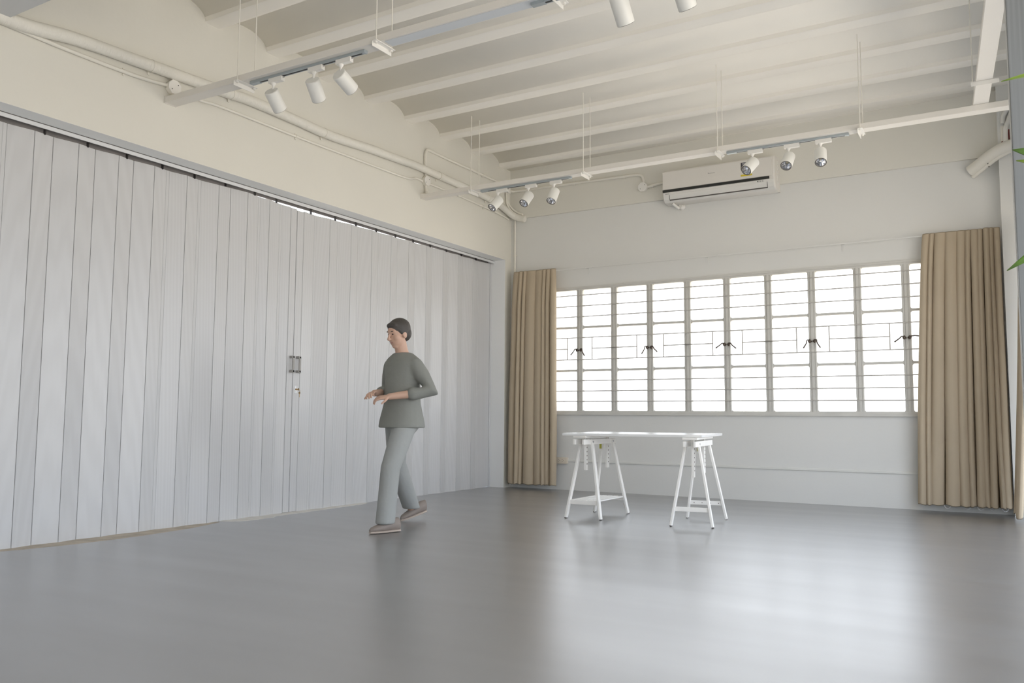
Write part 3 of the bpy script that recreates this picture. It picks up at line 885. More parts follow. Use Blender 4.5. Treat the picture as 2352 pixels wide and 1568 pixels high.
# ------------------------------------------------------------------ air conditioner
ac = thing('air_conditioner', (2.8, 0, 3.36), 'white wall-mounted split air conditioner with a black strip', 'air conditioner')
AX0, AX1 = 2.168, 3.447
DY = -0.03
profile = [(DY, 3.765), (-0.155, 3.755), (-0.192, 3.742), (-0.203, 3.722), (-0.210, 3.60), (-0.212, 3.512), (-0.208, 3.49), (-0.198, 3.445),
           (-0.178, 3.405), (-0.148, 3.382), (-0.11, 3.372), (DY, 3.368)]
def section(x, k, dx=0):
    return [(x + dx, DY + (p[0] - DY) * k, p[1] if k == 1 else 3.56 + (p[1] - 3.56) * (0.5 + 0.5 * k)) for p in profile]
obj('body', MB().loft([section(AX0, 0.93), section(AX0 + 0.012, 1), section(AX1 - 0.012, 1), section(AX1, 0.93)]), ACW, ac, True)
obj('front_panel', MB().prism([(-0.203, 3.735), (-0.207, 3.728), (-0.2155, 3.60), (-0.2175, 3.523), (-0.212, 3.520), (-0.200, 3.60)], 'x', AX0 + 0.006, AX1 - 0.03), ACW, ac)
obj('black_strip', MB().prism([(-0.2135, 3.519), (-0.218, 3.516), (-0.216, 3.491), (-0.207, 3.489)], 'x', AX0 + 0.006, AX1 - 0.055), ACBLK, ac)
obj('lower_panel', MB().prism([(-0.2085, 3.488), (-0.2115, 3.484), (-0.2035, 3.450), (-0.1835, 3.408), (-0.150, 3.378), (-0.146, 3.384), (-0.175, 3.415), (-0.196, 3.45)], 'x', AX0 + 0.012, AX1 - 0.012), ACLOW, ac)
LV0, LV1 = AX0 + 0.085, AX1 - 0.085
obj('louver', MB().prism([(-0.2075, 3.462), (-0.2085, 3.458), (-0.2040, 3.441), (-0.1870, 3.406), (-0.183, 3.41), (-0.200, 3.445)], 'x', LV0, LV1), ACLOW, ac)
obj('louver_gap', MB().box((LV0 - 0.004, -0.189, 3.396), (LV1 + 0.004, -0.172, 3.405)), DARKG, ac)
for xx in (LV0 - 0.005, LV1 + 0.001):
    obj('louver_gap', MB().prism([(-0.2085, 3.460), (-0.2045, 3.441), (-0.1875, 3.405), (-0.182, 3.409), (-0.200, 3.445)], 'x', xx, xx + 0.004), DARKG, ac)
obj('mounting_plate', MB().box((AX0 + 0.06, -0.032, 3.372), (AX1 + 0.012, DY + 0.028, 3.755)), ACW, ac)
vt = MB()
for k in range(5): vt.box((AX1 - 0.003, -0.08, 3.45 + 0.055 * k), (AX1 + 0.006, -0.055, 3.49 + 0.055 * k))
obj('side_vent', vt, ACLOW, ac)
def acface(z):  # y on the front panel
    return -0.2177 + (z - 3.523) / (3.728 - 3.523) * 0.0107
text_part('brand_lettering', 'Panasonic', 0.021, INK, (2.752, acface(3.642) - 0.0007, 3.642), (1, 0, 0), (0, 0.05, 1), ac, 0.0006)
sl = obj('small_mark', MB().box((AX0 + 0.035, -0.2122, 3.466), (AX0 + 0.082, -0.2062, 3.472)), GREYINK, ac)
# energy label
LX0, LX1 = 3.083, 3.208
obj('energy_label', MB().prism([(acface(3.55) - 0.001, 3.550), (acface(3.70) - 0.001, 3.708), (acface(3.70) + 0.003, 3.708), (acface(3.55) + 0.003, 3.550)], 'x', LX0, LX1), YELL, ac)
obj('label_panel', MB().prism([(acface(3.63) - 0.002, 3.625), (acface(3.70) - 0.002, 3.709), (acface(3.70), 3.709), (acface(3.63), 3.625)], 'x', LX0 + 0.001, LX1 - 0.001), LABDK, ac)
text_part('label_lettering', 'ENERGY', 0.024, INKW, ((LX0 + LX1) / 2, acface(3.695) - 0.0026, 3.694), (1, 0, 0), (0, 0.05, 1), ac, 0.0004)
obj('label_mark', MB().ball((LX0 + 0.022, acface(3.65) - 0.002, 3.648), (0.016, 0.001, 0.020), 12, 8).ball((LX0 + 0.07, acface(3.66) - 0.002, 3.668), (0.045, 0.001, 0.006), 12, 8), YELL, ac)
obj('receiver_window', MB().box((3.262, -0.2128, 3.468), (3.272, -0.2075, 3.478)), BLACK, ac)
ind = MB()
for a in (3.287, 3.313): ind.box((a, -0.2124, 3.466), (a + 0.014, -0.2065, 3.471)).box((a + 0.001, -0.2126, 3.474), (a + 0.013, -0.207, 3.478))
obj('indicator_mark', ind, GREYINK, ac)
dr = thing('drain_pipe', (2.24, -0.06, 3.33), 'short white drain elbow below the left end of the air conditioner', 'pipe')
obj('elbow', MB().tube([(2.262, -0.13, 3.372), (2.29, -0.10, 3.345), (2.32, -0.07, 3.318)], 0.016, 10, 3), WHITEPL, dr, True)
obj('wall_cap', MB().lathe([(0, 0), (0.040, 0), (0.040, 0.006), (0.028, 0.018), (0.024, 0.05), (0, 0.05)], 16, (2.335, 0.0, 3.345), (-0.25, -1, 0.1)), WHITEPL, dr, True)

# ------------------------------------------------------------------ curtain rail, curtains
cr_ = thing('curtain_rail', (2.8, -0.05, 2.72), 'thin white curtain rail above the window', 'curtain rail')
obj('rail', MB().box((0.09, -0.106, 2.712), (5.50, -0.094, 2.724), 0.001), WHITEW, cr_)
for x in (0.4, 1.118, 2.621, 4.095, 5.2):
    b = MB().box((x - 0.013, -0.10, 2.724), (x + 0.013, -0.002, 2.728)); b.box((x - 0.013, -0.005, 2.655), (x + 0.013, 0.0, 2.742))
    obj('rail_bracket', b, WHITEW, cr_)

def curtain(label, x0t, x1t, x0b, x1b, ztop, zbot, yc, widths, amp, seed, along='x', fixed=0.0, hem=0.012, lean=None):
    rnd = random.Random(seed)
    t = thing('curtain', ((x0b + x1b) / 2 if along == 'x' else fixed, yc if along == 'x' else (x0b + x1b) / 2, zbot), label, 'curtain', 'beige floor-length curtains')
    tot = sum(widths)
    PTS = []      # (u, depth, lean, jitter): rounded pleats with narrow deep folds between them
    u = 0
    n = len(widths)
    F = (0.0, 0.05, 0.10, 0.16, 0.25, 0.36, 0.5, 0.64, 0.75, 0.84, 0.90, 0.95)
    for i, w in enumerate(widths):
        d = amp * rnd.uniform(0.7, 1.25)
        sk = rnd.uniform(-0.35, 0.35)
        for f in F:
            q = min(f, 1 - f)
            plate = 1 - math.exp(-(q / 0.085) ** 1.6)                    # 0 in the fold, 1 on the pleat
            dep = -d * (plate * (1 + 0.55 * math.sin(PI * f) + sk * (f - 0.5))) + 1.1 * d * (1 - plate)
            tuck = 0.14 * math.sin(2 * PI * min(1, q / 0.2) * 0.5) * (1 if f < 0.5 else -1) * -1
            PTS.append(((u + w * (f + tuck)) / tot, dep, w / tot, rnd.uniform(-1, 1) * 0.001))
        u += w
    PTS.append((1.0, 0, widths[-1] / tot, 0))
    ph = [rnd.uniform(0, 6.28) for _ in range(n + 1)]
    rows = []
    NZ = 34
    for j in range(NZ + 1):
        v = j / NZ
        z = ztop + (zbot - ztop) * v
        row = []
        for k, (uu, d, w, jit) in enumerate(PTS):
            i = min(n - 1, k // len(F))
            sp = 1 if v > 0.15 else 0.55 + 3 * v
            e0, e1 = x0t + (x0b - x0t) * v ** 0.8, x1t + (x1b - x1t) * v ** 0.8
            wob = 0.010 * math.sin(2.6 * v + ph[i]) * min(1, 2.5 * v) + 0.003 * math.sin(9 * v + ph[i])
            xx = e0 + (e1 - e0) * uu + wob * (0 < k < len(PTS) - 1)
            yy = d * sp * (1 + 0.15 * math.sin(2.3 * v + ph[i])) + jit
            zz = z
            fx_ = fixed + (lean[0] + (lean[1] - lean[0]) * v ** 1.5 if lean else 0.0)
            if j >= NZ - 1: zz += hem * 0.5 * math.sin(ph[i] + k * 0.7)
            row.append((xx, yc + yy, zz) if along == 'x' else (fx_ + yy, xx, zz))
        rows.append(row)
    c = obj('cloth', MB().grid(rows), CURT, t, True)
    for p in c.data.polygons: p.use_smooth = True
    md = c.modifiers.new('thickness', 'SOLIDIFY'); md.thickness = 0.003; md.offset = 0
    md2 = c.modifiers.new('smooth', 'SUBSURF'); md2.levels = 1; md2.render_levels = 1
    return t
def hem_loops(t, xs, y, z):
    for x in xs:
        pts = [(x - 0.028, y, z + 0.012), (x - 0.018, y - 0.004, z - 0.008), (x, y - 0.006, z - 0.018), (x + 0.018, y - 0.004, z - 0.008), (x + 0.028, y, z + 0.012)]
        obj('hem_cord', MB().tube(pts, 0.003, 6, 4), CORD, t, True)
cl_ = curtain('gathered beige curtain on the left side of the window', 0.118, 0.715, 0.045, 0.725, 2.745, 0.052, -0.105,
              [0.09, 0.06, 0.05, 0.14, 0.11, 0.05, 0.06, 0.07], 0.044, 11)
hem_loops(cl_, (0.10, 0.19), -0.12, 0.045)
cr2 = curtain('wide gathered beige curtain on the right side of the window', 4.865, 5.525, 4.725, 5.535, 2.735, 0.066, -0.115,
              [0.07, 0.05, 0.11, 0.12, 0.08, 0.05, 0.07, 0.05, 0.06, 0.04, 0.06], 0.048, 5)
hem_loops(cr2, (4.99, 5.16, 5.27, 5.37, 5.47), -0.13, 0.058)
c3 = curtain('narrow strip of beige curtain at the right edge beside the grey post', -0.80, -0.40, -0.95, -0.42, 2.75, 0.06, 0, [0.1, 0.08, 0.1, 0.08], 0.025, 9, 'y', 0.0, lean=(5.72, 5.585))
hem_loops(c3, (), 0, 0)

# ------------------------------------------------------------------ outlet and raceway
ot = thing('power_outlet', (0.76, 0, 0.36), 'ivory surface-mounted double power outlet beside the left curtain', 'power outlet')
obj('box_body', MB().box((0.685, -0.042, 0.322), (0.842, 0.0, 0.398), 0.003), OUTLETP, ot)
obj('face_plate', MB().box((0.683, -0.047, 0.320), (0.844, -0.042, 0.400), 0.002), OUTLETP, ot)
for x in (0.737, 0.790):
    s = obj('socket', MB().cyl((x, -0.047, 0.36), (x, -0.0495, 0.36), 0.022, seg=20), OUTLETP, ot, True)
    h = MB()
    h.box((x - 0.010, -0.0505, 0.368), (x - 0.001, -0.049, 0.372)).box((x - 0.010, -0.0505, 0.348), (x - 0.001, -0.049, 0.352))
    h.cyl((x + 0.010, -0.049, 0.36), (x + 0.010, -0.0505, 0.36), 0.0035, seg=8)
    obj('slot', h, HOLE, s)
rw = thing('cable_raceway', (2.8, 0, 0.36), 'thin white cable raceway along the back wall under the window', 'raceway')
obj('channel', MB().prism([(0, 0.345), (-0.012, 0.345), (-0.014, 0.348), (-0.014, 0.366), (-0.012, 0.369), (0, 0.369)], 'x', 0.842, 5.54), RACE, rw)
obj('channel', MB().prism([(0, 0.345), (-0.012, 0.345), (-0.014, 0.348), (-0.014, 0.366), (-0.012, 0.369), (0, 0.369)], 'x', 0.10, 0.684), RACE, rw)

# ------------------------------------------------------------------ table and trestles
TA = 0.113
TU = Vector((math.cos(TA), math.sin(TA), 0)); TV = Vector((-TU.y, TU.x, 0))
TF = Vector((2.115, -2.632, 0))
tt = thing('tabletop', tuple(TF + TU * 0.61 + TV * 0.4 + Vector((0, 0, 0.7305))), 'white rectangular tabletop lying on two white trestles', 'tabletop')
def slabq(p, u, v, z0, z1, bev):
    mb = MB(); bm = mb.bm
    q = [p, p + u, p + u + v, p + v]
    A = [bm.verts.new((a.x, a.y, z0)) for a in q]; B = [bm.verts.new((a.x, a.y, z1)) for a in q]
    for i in range(4):
        j = (i + 1) % 4; bm.faces.new((A[i], A[j], B[j], B[i]))
    bm.faces.new(A[::-1]); bm.faces.new(B)
    bmesh.ops.bevel(bm, geom=list(bm.edges), offset=bev, segments=2, affect='EDGES')
    return mb
obj('board', slabq(TF, TU * 1.235, TV * 0.93, 0.7315, 0.752, 0.0015), TABLEW, tt)

def trestle(label, feet, tops, xl, xr, dirv, y0, y1, posts, shelf):
    """feet/tops: front-left, front-right, back-right, back-left. rails run along dirv"""
    cx = (feet[0][0] + feet[2][0]) / 2; cy = (feet[0][1] + feet[2][1]) / 2
    t = thing('trestle', (cx, cy, 0), label, 'trestle', 'white wooden trestles under the tabletop')
    D = Vector((dirv[0], dirv[1], 0)).normalized(); S = Vector((D.y, -D.x, 0))
    for i in range(4):
        f = Vector(feet[i]).to_3d(); f.z = 0.006
        tp = Vector(tops[i])
        lg = obj('leg', MB().beam(f, tp, 0.020, 0.040, side=tuple(S), bevel=0.002), TREST, t)
        dd = (tp - f).normalized()
        obj('foot_pad', MB().beam(f - dd * 0.006, f + dd * 0.004, 0.016, 0.034, side=tuple(S)), DARKG, lg)
    # long rails (one each side) and bearing board
    def along(xc, yy):   # point on the trestle axis line at y
        k = (yy - cy) / D.y
        return Vector((xc + D.x * k, yy, 0))
    for xc in (xl, xr):
        a, b = along(xc, y0), along(xc, y1)
        a.z = b.z = 0.676
        obj('rail', MB().beam(a, b, 0.020, 0.046, side=tuple(S), bevel=0.002), TREST, t)
    xm = (xl + xr) / 2
    a, b = along(xm, y0 + 0.02), along(xm, y1 - 0.02); a.z = b.z = 0.722
    obj('bearing_board', MB().beam(a, b, 0.125, 0.017, side=tuple(S), bevel=0.002), TREST, t)
    for (py, zb) in posts:
        c = along(xm, py)
        p = obj('height_post', MB().beam((c.x, c.y, zb), (c.x, c.y, 0.714), 0.022, 0.042, side=tuple(S), bevel=0.0015), TREST, t)
        hm = MB()
        for k in range(7):
            z = zb + 0.055 + k * 0.036
            for s in (1, -1):
                q = Vector((c.x, c.y, z)) + S * (0.011 * s)
                hm.beam(q + S * (0.0005 * s) - Vector((0, 0, 0.0055)), q + S * (0.0005 * s) + Vector((0, 0, 0.0055)), 0.002, 0.008, side=tuple(S))
        obj('peg_hole', hm, HOLE, p)
    # knobs and bolts at the joints
    for i in range(4):
        tp = Vector(tops[i]); s = 1 if i in (1, 2) else -1
        obj('bolt', MB().cyl(tp + S * (s * 0.006) - Vector((0, 0, 0.022)), tp + S * (s * 0.017) - Vector((0, 0, 0.022)), 0.009, seg=12), STEEL, t, True)
    # cross rails near the floor
    def lerp(a, b, k): return Vector(a) + (Vector(b) - Vector(a)) * k
    zc = 0.142
    ends = []
    for i, j in ((0, 1), (3, 2)):
        fa, fb = Vector(feet[i]).to_3d(), Vector(feet[j]).to_3d()
        a = lerp(fa, tops[i], zc / tops[i][2]); b = lerp(fb, tops[j], zc / tops[j][2])
        e = (b - a).normalized() * 0.008
        obj('cross_rail', MB().beam(a + e, b - e, 0.016, 0.036, side=tuple(D), bevel=0.0015), TREST, t)
        ends.append((a, b))
        if not shelf:
            hs = MB()
            for k in (0.15, 0.39, 0.64, 0.88):
                q = a + (b - a) * k - D * 0.0085
                hs.cyl(q, q - D * 0.001, 0.004, seg=8)
            if i == 3: obj('screw_hole', hs, HOLE, t)
    if shelf:
        (a0, b0), (a1, b1) = ends
        for k in range(5):
            f = 0.10 + 0.20 * k
            p = a0 + (b0 - a0) * f; q = a1 + (b1 - a1) * f
            p.z = q.z = 0.158
            obj('shelf_slat', MB().beam(p - D * 0.006, q + D * 0.006, 0.040, 0.010, side=tuple(S), bevel=0.0015), TREST, t)
    return t
tl = trestle('white trestle under the left end, with a slatted lower shelf',
        [(2.109, -2.544), (2.438, -2.527), (2.447, -1.941), (2.121, -1.972)],
        [(2.222, -2.452, 0.690), (2.332, -2.478, 0.697), (2.330, -2.035, 0.697), (2.224, -2.015, 0.690)],
        2.230, 2.320, (0.0, 1.0), -2.632, -1.945, ((-2.482, 0.425), (-2.02, 0.425)), True)
obj('sticker', MB().box((2.203, -2.0395, 0.60), (2.224, -2.035, 0.648)), STICKY, tl)
obj('split_edge', MB().beam((2.432, -1.953, 0.03), (2.418, -1.965, 0.10), 0.002, 0.012), WOODCUT, tl)
tr_ = trestle('white trestle under the right end, without shelf slats',
        [(3.095, -2.571), (3.428, -2.507), (3.352, -1.868), (3.019, -1.938)],
        [(3.192, -2.452, 0.690), (3.296, -2.448, 0.697), (3.232, -1.980, 0.697), (3.132, -1.992, 0.690)],
        3.180, 3.270, (-0.075, 0.636), -2.60, -1.88, ((-2.45, 0.40), (-2.01, 0.41)), False)
obj('sticker', MB().box((3.146, -2.02, 0.60), (3.166, -2.015, 0.65)), STICKY, tr_)

# ------------------------------------------------------------------ grey post and potted plant at the right edge
pst = thing('door_frame_post', (5.65, -6.2, 0), 'brushed grey metal frame post at the right edge', 'post')
obj('post', MB().box((5.5955, -6.30, 0.0), (5.70, -6.16, 4.10), 0.002), POSTM, pst)
obj('edge_highlight', MB().box((5.5925, -6.165, 0.0), (5.5955, -6.15, 4.10)), WHITEPL, pst)  # highlight along the post edge, put in as a white strip

pl = thing('potted_plant', (5.86, -7.5, 0), 'green potted plant whose leaf tips show at the right edge', 'plant')
obj('pot', MB().lathe([(0, 0), (0.12, 0), (0.16, 0.30), (0.17, 0.30), (0.17, 0.34), (0.15, 0.34), (0.145, 0.28), (0, 0.28)], 24, (5.86, -7.5, 0)), POTM, pl, True)
obj('soil', MB().cyl((5.86, -7.5, 0.28), (5.86, -7.5, 0.31), 0.146, seg=20), SOIL, pl)
obj('stem', MB().tube([(5.86, -7.5, 0.3), (5.865, -7.5, 0.7), (5.85, -7.49, 1.1), (5.86, -7.5, 1.5), (5.85, -7.5, 1.75)], [0.014, 0.012, 0.010, 0.008, 0.004], 8, 4), STEM, pl, True)
def leaf_part(base, tip, width, m, droop=0.03, up=(0, 0, 1)):
    base, tip = Vector(base), Vector(tip)
    ax = (tip - base); L = ax.length; ax.normalize()
    side = ax.cross(Vector(up)).normalized(); nrm = side.cross(ax)
    rows = []
    for i in range(11):
        t = i / 10
        w = width * 0.5 * (math.sin(PI * min(1, t ** 0.75)) ** 0.9 if t < 1 else 0) + 0.0008
        c = base + ax * (L * t) + nrm * (droop * math.sin(PI * t))
        rows.append([c - side * w + nrm * w * 0.25, c - side * w * 0.5 + nrm * 0.03 * w, c, c + side * w * 0.5 + nrm * 0.03 * w, c + side * w + nrm * w * 0.25])
    mb = MB().grid(rows)
    mb.tube([base - ax * 0.05, base], 0.002, 6)
    o = obj('leaf', mb, m, pl, True)
    md = o.modifiers.new('thickness', 'SOLIDIFY'); md.thickness = 0.0012
leaf_part((5.74, -7.47, 1.551), (5.569, -7.45, 1.559), 0.028, LEAFL, 0.004)
leaf_part((5.77, -7.50, 1.335), (5.582, -7.45, 1.419), 0.050, LEAF, 0.004, (0, -1, 0.3))
leaf_part((5.77, -7.47, 1.345), (5.588, -7.43, 1.402), 0.03, LEAFL, 0.002, (0, -1, 0.3))
leaf_part((5.78, -7.51, 1.300), (5.564, -7.45, 1.184), 0.036, LEAF, 0.006, (0, -1, 0.5))
rnd = random.Random(3)
for k in range(16):
    a = rnd.uniform(-1.3, 1.9); z = 0.8 + 0.062 * k
    b = Vector((5.858, -7.5, z)); tpx = b + Vector((abs(math.cos(a)) * 0.2, math.sin(a) * 0.22, 0.07))
    leaf_part(b + (tpx - b) * 0.15, tpx, 0.05, LEAF if k % 3 else LEAFL, 0.015)

# ------------------------------------------------------------------ person walking past the partition
def evaluated(o):
    dg = bpy.context.evaluated_depsgraph_get()
    return bpy.data.meshes.new_from_object(o.evaluated_get(dg))
PF = Vector((-0.24, -0.97, 0)).normalized()     # facing
PS = Vector((-PF.y, PF.x, 0))                   # the person's left... (PS = left hand side)
PO = Vector((1.335, -3.93, 0))
def W_(s, f, z): return PO + PS * s + PF * f + Vector((0, 0, z))
def ring_at(c, rs, rf, z_axis=None, n=20, rot=0.0):
    """ellipse ring round centre c, rs across (side), rf front-back, perpendicular to axis"""
    ax = Vector(z_axis).normalized() if z_axis is not None else Vector((0, 0, 1))
    s = PS - ax * PS.dot(ax); s.normalize(); f = s.cross(ax) * -1
    return [c + s * (rs * math.cos(2 * PI * k / n)) + f * (rf * math.sin(2 * PI * k / n)) for k in range(n)]
def limb(mb, pts, radii, n=16, flat=1.0, open_end=False):
    P = [Vector(p) for p in pts]
    rings = []
    for i, p in enumerate(P):
        ax = (P[min(i + 1, len(P) - 1)] - P[max(i - 1, 0)]).normalized()
        if open_end and i == len(P) - 1: ax = Vector((0, 0, -1))
        x = PS - ax * PS.dot(ax)
        if x.length < 0.2: x = PF - ax * PF.dot(ax)
        x.normalize(); y_ = ax.cross(x)
        r = radii[i]
        rings.append([p + x * (r * math.cos(2 * PI * k / n)) + y_ * (r * flat * math.sin(2 * PI * k / n)) for k in range(n)])
    mb.loft(rings)
    mb.ball(P[0], radii[0] * 0.98, 14, 10)
    if not open_end: mb.ball(P[-1], radii[-1] * 0.98, 14, 10)
def fused(name, mb, m, parent, voxel, smooth_it=4, fac=0.5):
    """union of overlapping volumes turned into ONE continuous skin"""
    me = mesh_of(mb, name + '_raw', m)
    tmp = bpy.data.objects.new(name + '_raw', me); COL.objects.link(tmp)
    r = tmp.modifiers.new('r', 'REMESH'); r.mode = 'VOXEL'; r.voxel_size = voxel; r.use_smooth_shade = True
    s = tmp.modifiers.new('s', 'SMOOTH'); s.factor = fac; s.iterations = smooth_it
    out = evaluated(tmp)
    bpy.data.objects.remove(tmp, do_unlink=True)
    off = Vector(parent['_o'])
    out.transform(Matrix.Translation(-off))
    out.name = name
    out.materials.clear(); out.materials.append(m)
    for p in out.polygons: p.use_smooth = True
    o = bpy.data.objects.new(name, out); COL.objects.link(o); o.parent = parent
    o['_o'] = tuple(off)
    return o
person = thing('person', tuple(PO), 'person in grey shirt and light grey trousers walking past the partition', 'person')

# joints (side, forward, height); left = +s
HIPL, HIPR = W_(0.085, 0.02, 0.86), W_(-0.085, -0.01, 0.86)
FRONT_ANK = Vector((1.375, -4.165, 0.075)); FRONT_TOE = Vector((1.335, -4.335, 0.03))
BACK_ANK = Vector((1.085, -3.46, 0.11)); BACK_TOE = Vector((1.045, -3.625, 0.03))
# which leg is in front: the one on the camera side (person's left)
KNL = (HIPL + FRONT_ANK) / 2 + PF * 0.055 + Vector((0, 0, 0.02))
KNR = (HIPR + BACK_ANK) / 2 + PF * 0.075 + Vector((0, 0, 0.015))
SHL, SHR = W_(0.158, 0.0, 1.305), W_(-0.158, 0.0, 1.305)
ELL, ELR = W_(0.285, -0.07, 1.09), W_(-0.285, -0.07, 1.09)
WRL, WRR = W_(0.10, 0.205, 1.045), W_(-0.085, 0.215, 1.075)
NECK = W_(0, 0.015, 1.42); HEADC = W_(0.0, 0.055, 1.555)

body = MB()
# torso
for a in (0,):
    body.loft([ring_at(W_(0, 0.0, z), rs, rf) for z, rs, rf in ((0.80, 0.12, 0.09), (0.86, 0.155, 0.105), (0.94, 0.150, 0.10), (1.04, 0.132, 0.092), (1.16, 0.145, 0.100), (1.28, 0.160, 0.105), (1.35, 0.145, 0.085), (1.40, 0.075, 0.06))])
limb(body, [W_(0, 0.0, 1.37), NECK, W_(0, 0.035, 1.49)], [0.058, 0.052, 0.052])
for sh, el, wr in ((SHL, ELL, WRL), (SHR, ELR, WRR)):
    limb(body, [sh, sh.lerp(el, 0.35), el, el.lerp(wr, 0.3), wr], [0.052, 0.046, 0.038, 0.037, 0.026])
for hp, kn, an in ((HIPL, KNL, FRONT_ANK), (HIPR, KNR, BACK_ANK)):
    limb(body, [hp, hp.lerp(kn, 0.4), kn, kn.lerp(an, 0.3), an], [0.085, 0.075, 0.053, 0.053, 0.036])
# head: cranium, jaw, nose, brow, ears
HT = Matrix.Rotation(math.radians(16), 4, PS)      # head bowed forward a little
HR = Matrix((PS, PF, Vector((0, 0, 1)))).transposed().to_4x4()
def HP(s, f, z): return HEADC + (HT @ (PS * s + PF * f + Vector((0, 0, z)))).to_3d()
def hball(mb, c, r):
    q = bmesh.ops.create_uvsphere(mb.bm, u_segments=20, v_segments=14, radius=1.0)
    bmesh.ops.scale(mb.bm, vec=r, verts=q['verts'])
    mm = HT @ HR; mm.translation = c
    bmesh.ops.transform(mb.bm, matrix=mm, verts=q['verts'])
hball(body, HP(0, -0.012, 0.022), (0.074, 0.094, 0.090))
hball(body, HP(0, 0.018, -0.045), (0.060, 0.066, 0.066))
hball(body, HP(0, 0.045, -0.088), (0.032, 0.030, 0.024))
limb(body, [HP(0, 0.086, 0.012), HP(0, 0.098, -0.014), HP(0, 0.100, -0.024)], [0.008, 0.011, 0.015], 10)
hball(body, HP(0, 0.060, 0.032), (0.050, 0.022, 0.014))
for s in (1, -1):
    hball(body, HP(s * 0.075, -0.008, -0.012), (0.010, 0.022, 0.032))
    hball(body, HP(s * 0.034, 0.046, -0.026), (0.030, 0.030, 0.030))
# hands: palm, four unequal curled fingers and a thumb from the side of the palm
def hand(mb, wr, el, side, palm_dir):
    d = (wr - el).normalized()
    pn = Vector(palm_dir); pn = (pn - d * pn.dot(d)).normalized()     # palm faces this way
    ac_ = d.cross(pn).normalized()                                     # across the palm
    if side < 0: ac_ = -ac_
    rings = []
    for t_, hw, ht in ((-0.012, 0.024, 0.020), (0.02, 0.033, 0.016), (0.05, 0.039, 0.015), (0.078, 0.039, 0.013)):
        c = wr + d * t_
        rings.append([c + ac_ * (hw * math.cos(2 * PI * k / 14)) + pn * (ht * math.sin(2 * PI * k / 14)) for k in range(14)])
    mb.loft(rings)
    for off_, L in ((0.030, 0.066), (0.010, 0.074), (-0.010, 0.070), (-0.029, 0.056)):
        b = wr + d * 0.074 + ac_ * off_
        p1 = b + d * (L * 0.42) + pn * 0.006
        p2 = p1 + (d * 0.72 + pn * 0.70).normalized() * (L * 0.33)
        p3 = p2 + (d * 0.25 + pn * 0.97).normalized() * (L * 0.25)
        limb(mb, [b, p1, p2, p3], [0.0085, 0.0080, 0.0075, 0.0065], 8)
    b = wr + d * 0.022 + ac_ * 0.030 + pn * 0.004
    p1 = b + (d * 0.55 + ac_ * 0.75 + pn * 0.25).normalized() * 0.034
    p2 = p1 + (d * 0.85 + ac_ * 0.25 + pn * 0.45).normalized() * 0.030
    limb(mb, [b, p1, p2], [0.0125, 0.0105, 0.0085], 8)
hand(body, WRL, ELL, 1, -PF * 0.3 + PS * -0.2 + Vector((0, 0, -0.9)))
hand(body, WRR, ELR, -1, -PF * 0.2 + PS * 0.2 + Vector((0, 0, -0.9)))
fused('body', body, SKIN, person, 0.005, 6)
for s in (1, -1):
    fe_ = MB(); hball(fe_, HP(s * 0.026, 0.0725, 0.010), (0.009, 0.006, 0.0055)); obj('eye', fe_, EYEM, person, True)
    br_ = MB(); hball(br_, HP(s * 0.028, 0.075, 0.034), (0.016, 0.006, 0.0035)); obj('eyebrow', br_, HAIR, person, True)
mo = MB(); hball(mo, HP(0, 0.076, -0.056), (0.020, 0.009, 0.006))
obj('mouth', mo, LIPM, person, True)
hr = MB()
hball(hr, HP(0, -0.024, 0.040), (0.085, 0.098, 0.086))
hball(hr, HP(0, -0.055, -0.005), (0.076, 0.062, 0.072))
hball(hr, HP(0, 0.038, 0.078), (0.062, 0.036, 0.026))
for s in (1, -1): hball(hr, HP(s * 0.068, -0.012, 0.020), (0.016, 0.040, 0.040))
fused('hair', hr, HAIR, person, 0.006, 6)
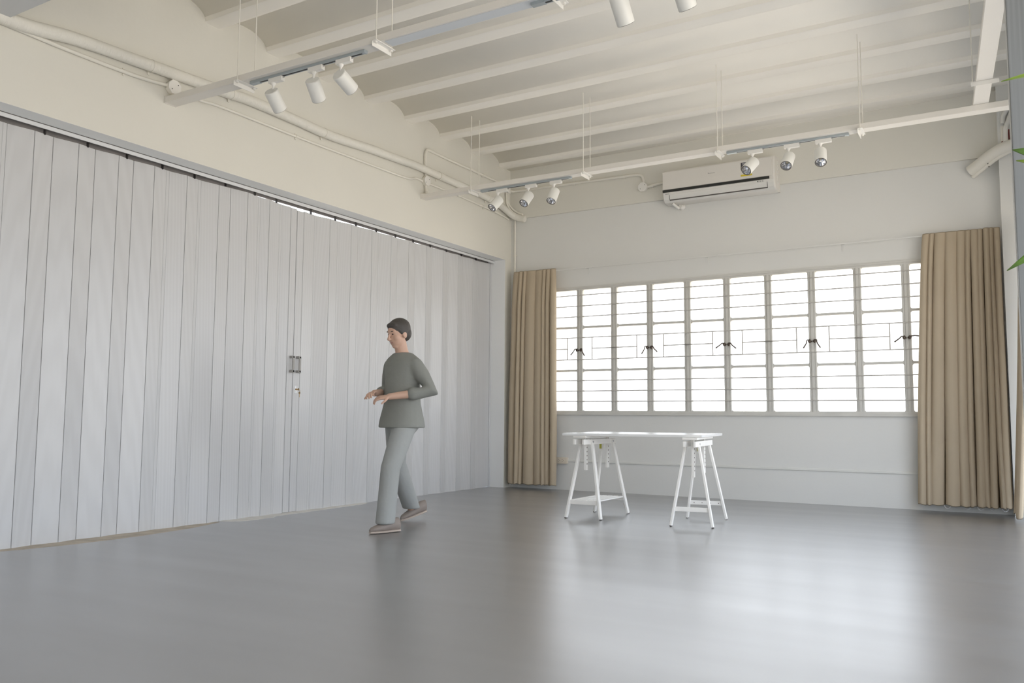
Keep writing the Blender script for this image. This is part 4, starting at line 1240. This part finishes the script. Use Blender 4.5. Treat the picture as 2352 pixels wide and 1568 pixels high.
# shirt: loose, three-quarter sleeves, open hem
sh_ = MB()
sh_.loft([ring_at(W_(0, 0.0, z), rs, rf) for z, rs, rf in ((0.80, 0.205, 0.180), (0.86, 0.200, 0.168), (1.00, 0.175, 0.130), (1.12, 0.168, 0.125), (1.24, 0.180, 0.125), (1.315, 0.196, 0.112), (1.355, 0.172, 0.098), (1.385, 0.120, 0.080), (1.405, 0.078, 0.070))])
for sh, el, wr in ((SHL, ELL, WRL), (SHR, ELR, WRR)):
    limb(sh_, [sh, sh.lerp(el, 0.4), el, el.lerp(wr, 0.45)], [0.060, 0.064, 0.060, 0.055])
so = fused('shirt', sh_, SHIRT, person, 0.011, 7)
# trousers: wide straight legs
trs = MB()
trs.loft([ring_at(W_(0, 0.0, z), rs, rf) for z, rs, rf in ((0.74, 0.10, 0.085), (0.80, 0.165, 0.12), (0.88, 0.168, 0.118), (0.96, 0.155, 0.108), (0.985, 0.150, 0.105))])
for hp, kn, an in ((HIPL, KNL, FRONT_ANK), (HIPR, KNR, BACK_ANK)):
    bot = an.lerp(kn, -0.02)
    limb(trs, [hp, hp.lerp(kn, 0.5), kn, kn.lerp(bot, 0.5), bot], [0.092, 0.085, 0.074, 0.073, 0.074], 16, 1.05, True)
fused('trousers', trs, TROUS, person, 0.011, 3)
# shoes
def shoe(an, toe, heel_up):
    d = (toe - an); d.z = 0; d.normalize(); s = Vector((-d.y, d.x, 0))
    pitch = math.radians(heel_up)
    L = 0.265
    base = toe.copy(); base.z = 0
    def pt(t, a, z):      # t back from the toe
        return base - d * (t * math.cos(pitch)) + Vector((0, 0, t * math.sin(pitch) + z)) + s * a
    up_ = MB(); sole = MB(); n = 16
    secs = ((0.0, 0.012, 0.022), (0.02, 0.032, 0.036), (0.06, 0.044, 0.048), (0.11, 0.045, 0.064), (0.16, 0.040, 0.088), (0.21, 0.038, 0.098), (0.25, 0.034, 0.095), (0.262, 0.022, 0.07))
    up_.loft([[pt(t, w * math.cos(2 * PI * k / n), 0.014 + max(0, h * 0.5 + h * 0.5 * math.sin(2 * PI * k / n))) for k in range(n)] for t, w, h in secs])
    sole.loft([[pt(t, (w + 0.004) * math.cos(2 * PI * k / n), 0.010 + 0.010 * math.sin(2 * PI * k / n)) for k in range(n)] for t, w, h in secs])
    u_ = obj('shoe', up_, SHOE, person, True)
    obj('sole', sole, SOLE, u_, True)
shoe(FRONT_ANK, Vector((1.330, -4.290, 0)), 0)
shoe(BACK_ANK, Vector((1.050, -3.560, 0)), 14)

# bookkeeping property is only needed while building
for o in bpy.data.objects:
    if '_o' in o.keys(): del o['_o']
